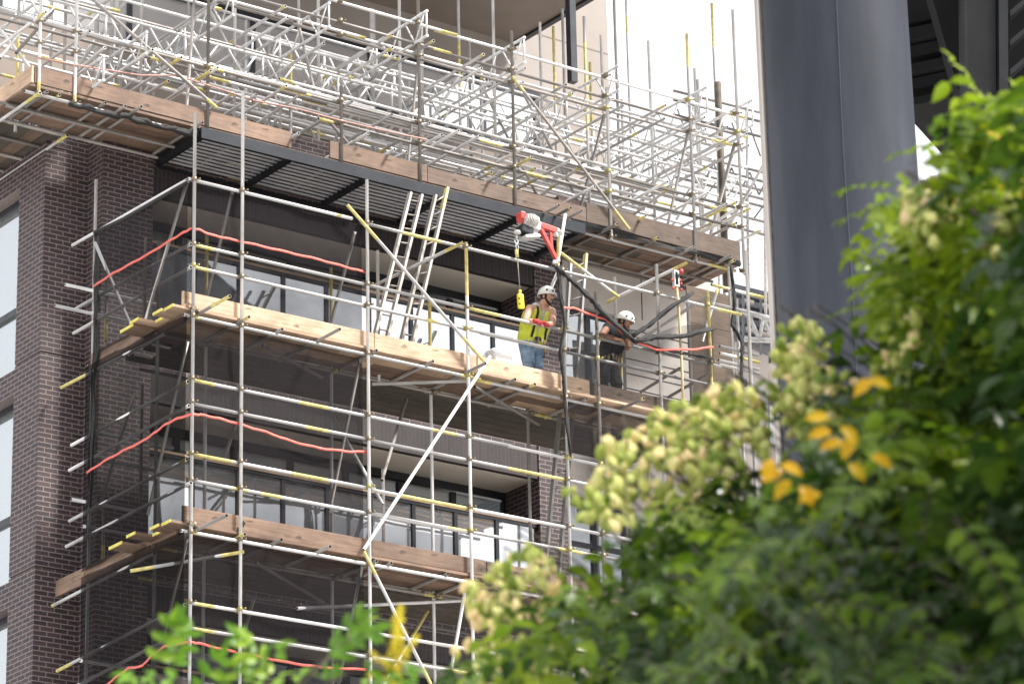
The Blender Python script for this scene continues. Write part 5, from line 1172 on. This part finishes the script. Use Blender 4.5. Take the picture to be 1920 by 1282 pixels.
def worker(name, label, J, f, hf, skin, legm, gloves, vest):
    """J: joints in world coordinates"""
    root = thing('person', label, 'person', (J['hip'].x, J['hip'].y, DECK)); F, S, Up = basis(f); hf_, hs, hu = basis(*hf)
    mb = MB(); head(mb, J['head'], hf_, hs, hu)
    limb(mb, [J['neck'] - (J['head'] - J['neck'])*0.2, J['head'] - hu*0.05 - hf_*0.015], [0.062, 0.056])
    spine = [J['hip'], J['waist'], J['chest'], J['neck'] - (J['neck'] - J['chest'])*0.25]
    for k in (-0.45, 0, 0.45): limb(mb, [p + S*k*w_ for p, w_ in zip(spine, (0.2, 0.18, 0.26, 0.18))], [0.105, 0.098, 0.112, 0.075])
    for sd in ('R', 'L'):
        sh, el, wr = J['sh' + sd], J['el' + sd], J['wr' + sd]
        limb(mb, [J['chest'].lerp(J['neck'], 0.55), sh, sh.lerp(el, 0.45), el, el.lerp(wr, 0.4), wr], [0.085, 0.064, 0.055, 0.042, 0.043, 0.027])
        hp, kn, an = J['hp' + sd], J['kn' + sd], J['an' + sd]
        limb(mb, [hp, hp.lerp(kn, 0.4), kn, kn.lerp(an, 0.35), an], [0.1, 0.085, 0.056, 0.058, 0.038])
        limb(mb, [an - Vector((0, 0, 0.02)), an + F*0.15 - Vector((0, 0, 0.045))], [0.042, 0.03])
        if not gloves: hand(mb, wr, J['hd' + sd], J['pn' + sd], 1 if sd == 'R' else -1, 0.6)
    body = body_obj(mb, 'body', skin, root, 0.0075, 5)
    face_parts(J['head'], hf_, hs, hu, root); helmet(J['head'], hf_, hs, hu, root)
    if gloves:
        for sd in ('R', 'L'):
            g_ = MB(); hand(g_, J['wr' + sd], J['hd' + sd], J['pn' + sd], 1 if sd == 'R' else -1, 0.75, 1.12); limb(g_, [J['wr' + sd] - J['hd' + sd].normalized()*0.045, J['wr' + sd]], [0.038, 0.034]); body_obj(g_, 'glove', REDG, root, 0.006, 3)
    tr = MB()
    for k in (-0.45, 0, 0.45): limb(tr, [J['hip'] + S*k*0.2 - Up*0.02, J['hip'].lerp(J['waist'], 0.55) + S*k*0.2], [0.118, 0.108])
    for sd in ('R', 'L'):
        hp, kn, an = J['hp' + sd], J['kn' + sd], J['an' + sd]
        limb(tr, [hp, hp.lerp(kn, 0.4), kn, kn.lerp(an, 0.4), an + Vector((0, 0, 0.03))], [0.115, 0.103, 0.077, 0.076, 0.07])
        for q in range(4): tr.path([kn.lerp(hp, 0.1 + q*0.12) + S*0.08 + F*0.05, kn.lerp(hp, 0.07 + q*0.12) + F*0.09, kn.lerp(hp, 0.12 + q*0.12) - S*0.08 + F*0.05], 0.016, 6)
        bt = MB(); limb(bt, [an + Vector((0, 0, 0.05)), an - Vector((0, 0, 0.03)), an + F*0.16 - Vector((0, 0, 0.05))], [0.062, 0.056, 0.045]); body_obj(bt, 'boot', LEATH, root, 0.012, 3)
    body_obj(tr, 'jeans' if legm is JEAN else 'trousers', legm, root, 0.011, 3)
    sh_ = MB()
    for k in (-0.45, 0, 0.45): limb(sh_, [p + S*k*w_ for p, w_ in zip([J['hip'].lerp(J['waist'], 0.5), J['waist'], J['chest'], J['chest'].lerp(J['neck'], 0.72)], (0.22, 0.2, 0.27, 0.22))], [0.112, 0.104, 0.115, 0.078])
    if not vest:
        for sd in ('R', 'L'): limb(sh_, [J['chest'].lerp(J['neck'], 0.55), J['sh' + sd], J['sh' + sd].lerp(J['el' + sd], 0.3)], [0.088, 0.076, 0.068])
    body_obj(sh_, 'shirt', TEE if vest else BLKC, root, 0.011, 5)
    if vest:
        v_ = MB()
        for k in (-1, 1):
            A = [J['hip'].lerp(J['waist'], 0.35) + S*k*0.08 + F*0.055, J['waist'] + S*k*0.082 + F*0.045, J['chest'] + S*k*0.1 + F*0.035, J['chest'].lerp(J['neck'], 0.6) + S*k*0.1 + F*0.01, J['chest'].lerp(J['neck'], 0.78) + S*k*0.09 - F*0.05]
            limb(v_, A, [0.1, 0.097, 0.104, 0.075, 0.055])
            B = [p + S*k*0.045 - F*0.06 for p in A[:4]]; limb(v_, B, [0.108, 0.104, 0.112, 0.07])
        body_obj(v_, 'vest', VESTY, root, 0.01, 4)
    hb_ = MB()
    for k in (-1, 1):
        hb_.path([J['hip'].lerp(J['waist'], 0.3) + S*k*0.12 + F*0.155, J['waist'] + S*k*0.11 + F*0.155, J['chest'] + S*k*0.12 + F*0.155, J['chest'].lerp(J['neck'], 0.65) + S*k*0.12 + F*0.085, J['chest'].lerp(J['neck'], 0.95) + S*k*0.11 - F*0.02, J['chest'].lerp(J['neck'], 0.5) + S*k*0.1 - F*0.13, J['waist'] - F*0.165 + S*k*0.05], 0.021, 6, 0, None, 0.3)
    hb_.build('harness_strap', BLACK, root)
    if vest:
        for q_, w_ in ((0.25, 0.2), (0.75, 0.205)):
            c_ = J['waist'].lerp(J['chest'], q_)
            MB().path([c_ + S*math.cos(a)*w_ + F*math.sin(a)*0.158 for a in [math.pi*(0.62 + 0.095*k) for k in range(15)]], 0.024, 6, 0, None, 0.25).build('reflective_strip', speckle('silver reflective tape', (0.62, 0.63, 0.64), (0.75, 0.76, 0.77), 30, 0.4), root)
    wc = J['hip'].lerp(J['waist'], 0.35); ring = [wc + S*math.cos(a)*0.185 + F*math.sin(a)*0.15 + Up*0.01*math.sin(3*a) for a in [2*math.pi*k/18 for k in range(19)]]
    belt = MB().path(ring, 0.03, 6, 0, None, 0.45).build('tool_belt', LEATH, root)
    rr = random.Random(len(name) + int(vest)*3)
    for k in range(9):
        a = math.pi*(0.05 + 0.11*k) if k < 8 else math.pi*1.1; q = wc + S*math.cos(a)*0.195 + F*math.sin(a)*0.165; ln = rr.uniform(0.06, 0.2)
        mtl = rr.choice([OLDSTEEL, BLACK, TAN, ALU, COUPY]); MB().path([q, q + Vector((rr.uniform(-.02, .02), rr.uniform(-.01, .01), -ln*0.6)), q - Vector((0, 0, ln))], 0.012, 6, 0, [0.008, rr.uniform(0.012, 0.022), 0.01]).build('hanging_tool', mtl, belt)
    pq = wc - S*0.02 + S*0.2 - F*0.05; MB().bevbox((-0.05, -0.035, -0.2), (0.05, 0.035, 0), 0.015, 0, Matrix.Translation(pq - S*0.38)).build('tool_pouch', LEATH if vest else BLACK, belt)
    return root
rz = at(1015, 606, 0.055).z + 0.05
J = {}
J['hip'] = at(996, 646, 0.46); J['waist'] = at(1000, 626, 0.42); J['chest'] = at(1010, 594, 0.33); J['neck'] = at(1017, 573, 0.28); J['head'] = at(1025, 557, 0.22)
J['shR'] = at(993, 579, 0.28); J['elR'] = at(984, 602, 0.1); J['wrR'] = at(1008, 603, -0.02); J['shL'] = at(1035, 584, 0.26); J['elL'] = at(1037, 608, 0.03); J['wrL'] = at(1023, 607, -0.05)
J['hdR'] = Vector((1, -0.25, -0.12)); J['pnR'] = Vector((0, 0.1, -1)); J['hdL'] = Vector((-1, -0.3, 0.1)); J['pnL'] = Vector((0, 0.15, -1))
hip = J['hip']; J['hpR'] = hip + Vector((-0.095, -0.02, -0.03)); J['hpL'] = hip + Vector((0.095, 0.03, -0.03))
hz = hip.z - DECK
J['knR'] = Vector((hip.x - 0.11, 0.40, DECK + hz*0.54)); J['anR'] = Vector((hip.x - 0.1, 0.50, DECK + 0.08)); J['knL'] = Vector((hip.x + 0.12, 0.50, DECK + hz*0.54)); J['anL'] = Vector((hip.x + 0.13, 0.62, DECK + 0.08))
worker('man', 'man in yellow vest, blue jeans and white helmet leaning his red-gloved hands on the rail', J, Vector((0.0, -1, 0)), (Vector((0.42, -0.95, -0.25)),), SKIN, JEAN, True, True)
J = {}
J['hip'] = at(1139, 678, 0.5); J['waist'] = at(1143, 657, 0.42); J['chest'] = at(1156, 631, 0.28); J['neck'] = at(1164, 617, 0.24); J['head'] = at(1171, 604, 0.17)
J['shR'] = at(1141, 612, 0.28); J['elR'] = at(1126, 629, 0.10); J['wrR'] = at(1156, 635, -0.01); J['shL'] = at(1181, 628, 0.24); J['elL'] = at(1176, 652, 0.08); J['wrL'] = at(1181, 633, -0.02)
J['hdR'] = Vector((1, -0.2, -0.1)); J['pnR'] = Vector((0, 0.1, -1)); J['hdL'] = Vector((0.8, -0.3, 0.35)); J['pnL'] = Vector((0.3, 0.6, -0.6))
hip = J['hip']; J['hpR'] = hip + Vector((-0.095, -0.02, -0.03)); J['hpL'] = hip + Vector((0.095, 0.02, -0.03)); hz = hip.z - DECK
J['knR'] = Vector((hip.x - 0.13, 0.45, DECK + hz*0.53)); J['anR'] = Vector((hip.x - 0.12, 0.55, DECK + 0.08)); J['knL'] = Vector((hip.x + 0.14, 0.47, DECK + hz*0.53)); J['anL'] = Vector((hip.x + 0.16, 0.58, DECK + 0.08))
worker('mate', 'man in black work clothes and white helmet bending over the rail behind the pulled-back netting', J, Vector((0.2, -1, 0)), (Vector((0.5, -0.85, -0.5)),), SKIN2, BLKC, False, False)
for k_ in ('hip', 'chest', 'head', 'shR', 'elR', 'wrR'): print('J', k_, J[k_])
print('J deck', DECK)
# ---------------------------------------------------------------- ground, sky and light
g = MB().box((-400, -400, GROUND - 0.5), (600, 900, GROUND)).build('ground', speckle('paving', (0.38, 0.375, 0.36), (0.48, 0.47, 0.45), 0.6, 0.85))
tag(g, kind='structure')
SUN_EL, SUN_AZ = 50, 140        # azimuth in degrees, measured from +Y clockwise (towards +X)
w = bpy.data.worlds.new('World'); SC.world = w; w.use_nodes = True; nt = w.node_tree
bg = nt.nodes['Background']; sky = nt.nodes.new('ShaderNodeTexSky'); sky.sky_type = 'NISHITA'; sky.sun_disc = False
sky.sun_elevation = R(SUN_EL); sky.sun_rotation = R(SUN_AZ); sky.air_density = 1.2; sky.dust_density = 4.0; sky.ozone_density = 0.6
hs = nt.nodes.new('ShaderNodeHueSaturation'); hs.inputs['Saturation'].default_value = 0.12; hs.inputs['Value'].default_value = 1.0
L(nt, sky.outputs[0], hs.inputs['Color'])
cl = nt.nodes.new('ShaderNodeMix'); cl.data_type = 'RGBA'; cl.inputs[0].default_value = 0.6   # bright cloud layer over the sky
L(nt, hs.outputs[0], cl.inputs[6]); cl.inputs[7].default_value = (7.6, 7.7, 8.0, 1)
L(nt, cl.outputs[2], bg.inputs[0]); bg.inputs[1].default_value = 0.095
sl = bpy.data.lights.new('sun', 'SUN'); sl.energy = 3.0; sl.angle = R(9); sl.color = (1.0, 0.95, 0.88)
so = bpy.data.objects.new('sun', sl); COL.objects.link(so)
az, el = R(SUN_AZ), R(SUN_EL)
sd = Vector((math.sin(az)*math.cos(el), math.cos(az)*math.cos(el), math.sin(el)))
so.rotation_euler = sd.to_track_quat('Z', 'Y').to_euler(); so.location = CAM + sd*60
SC.view_settings.view_transform = 'Standard'; SC.view_settings.look = 'None'; SC.view_settings.exposure = 1.3; SC.view_settings.gamma = 1
SC.cycles.max_bounces = 8; SC.cycles.transparent_max_bounces = 24; SC.cycles.use_denoising = True
SC.cycles.sample_clamp_indirect = 6
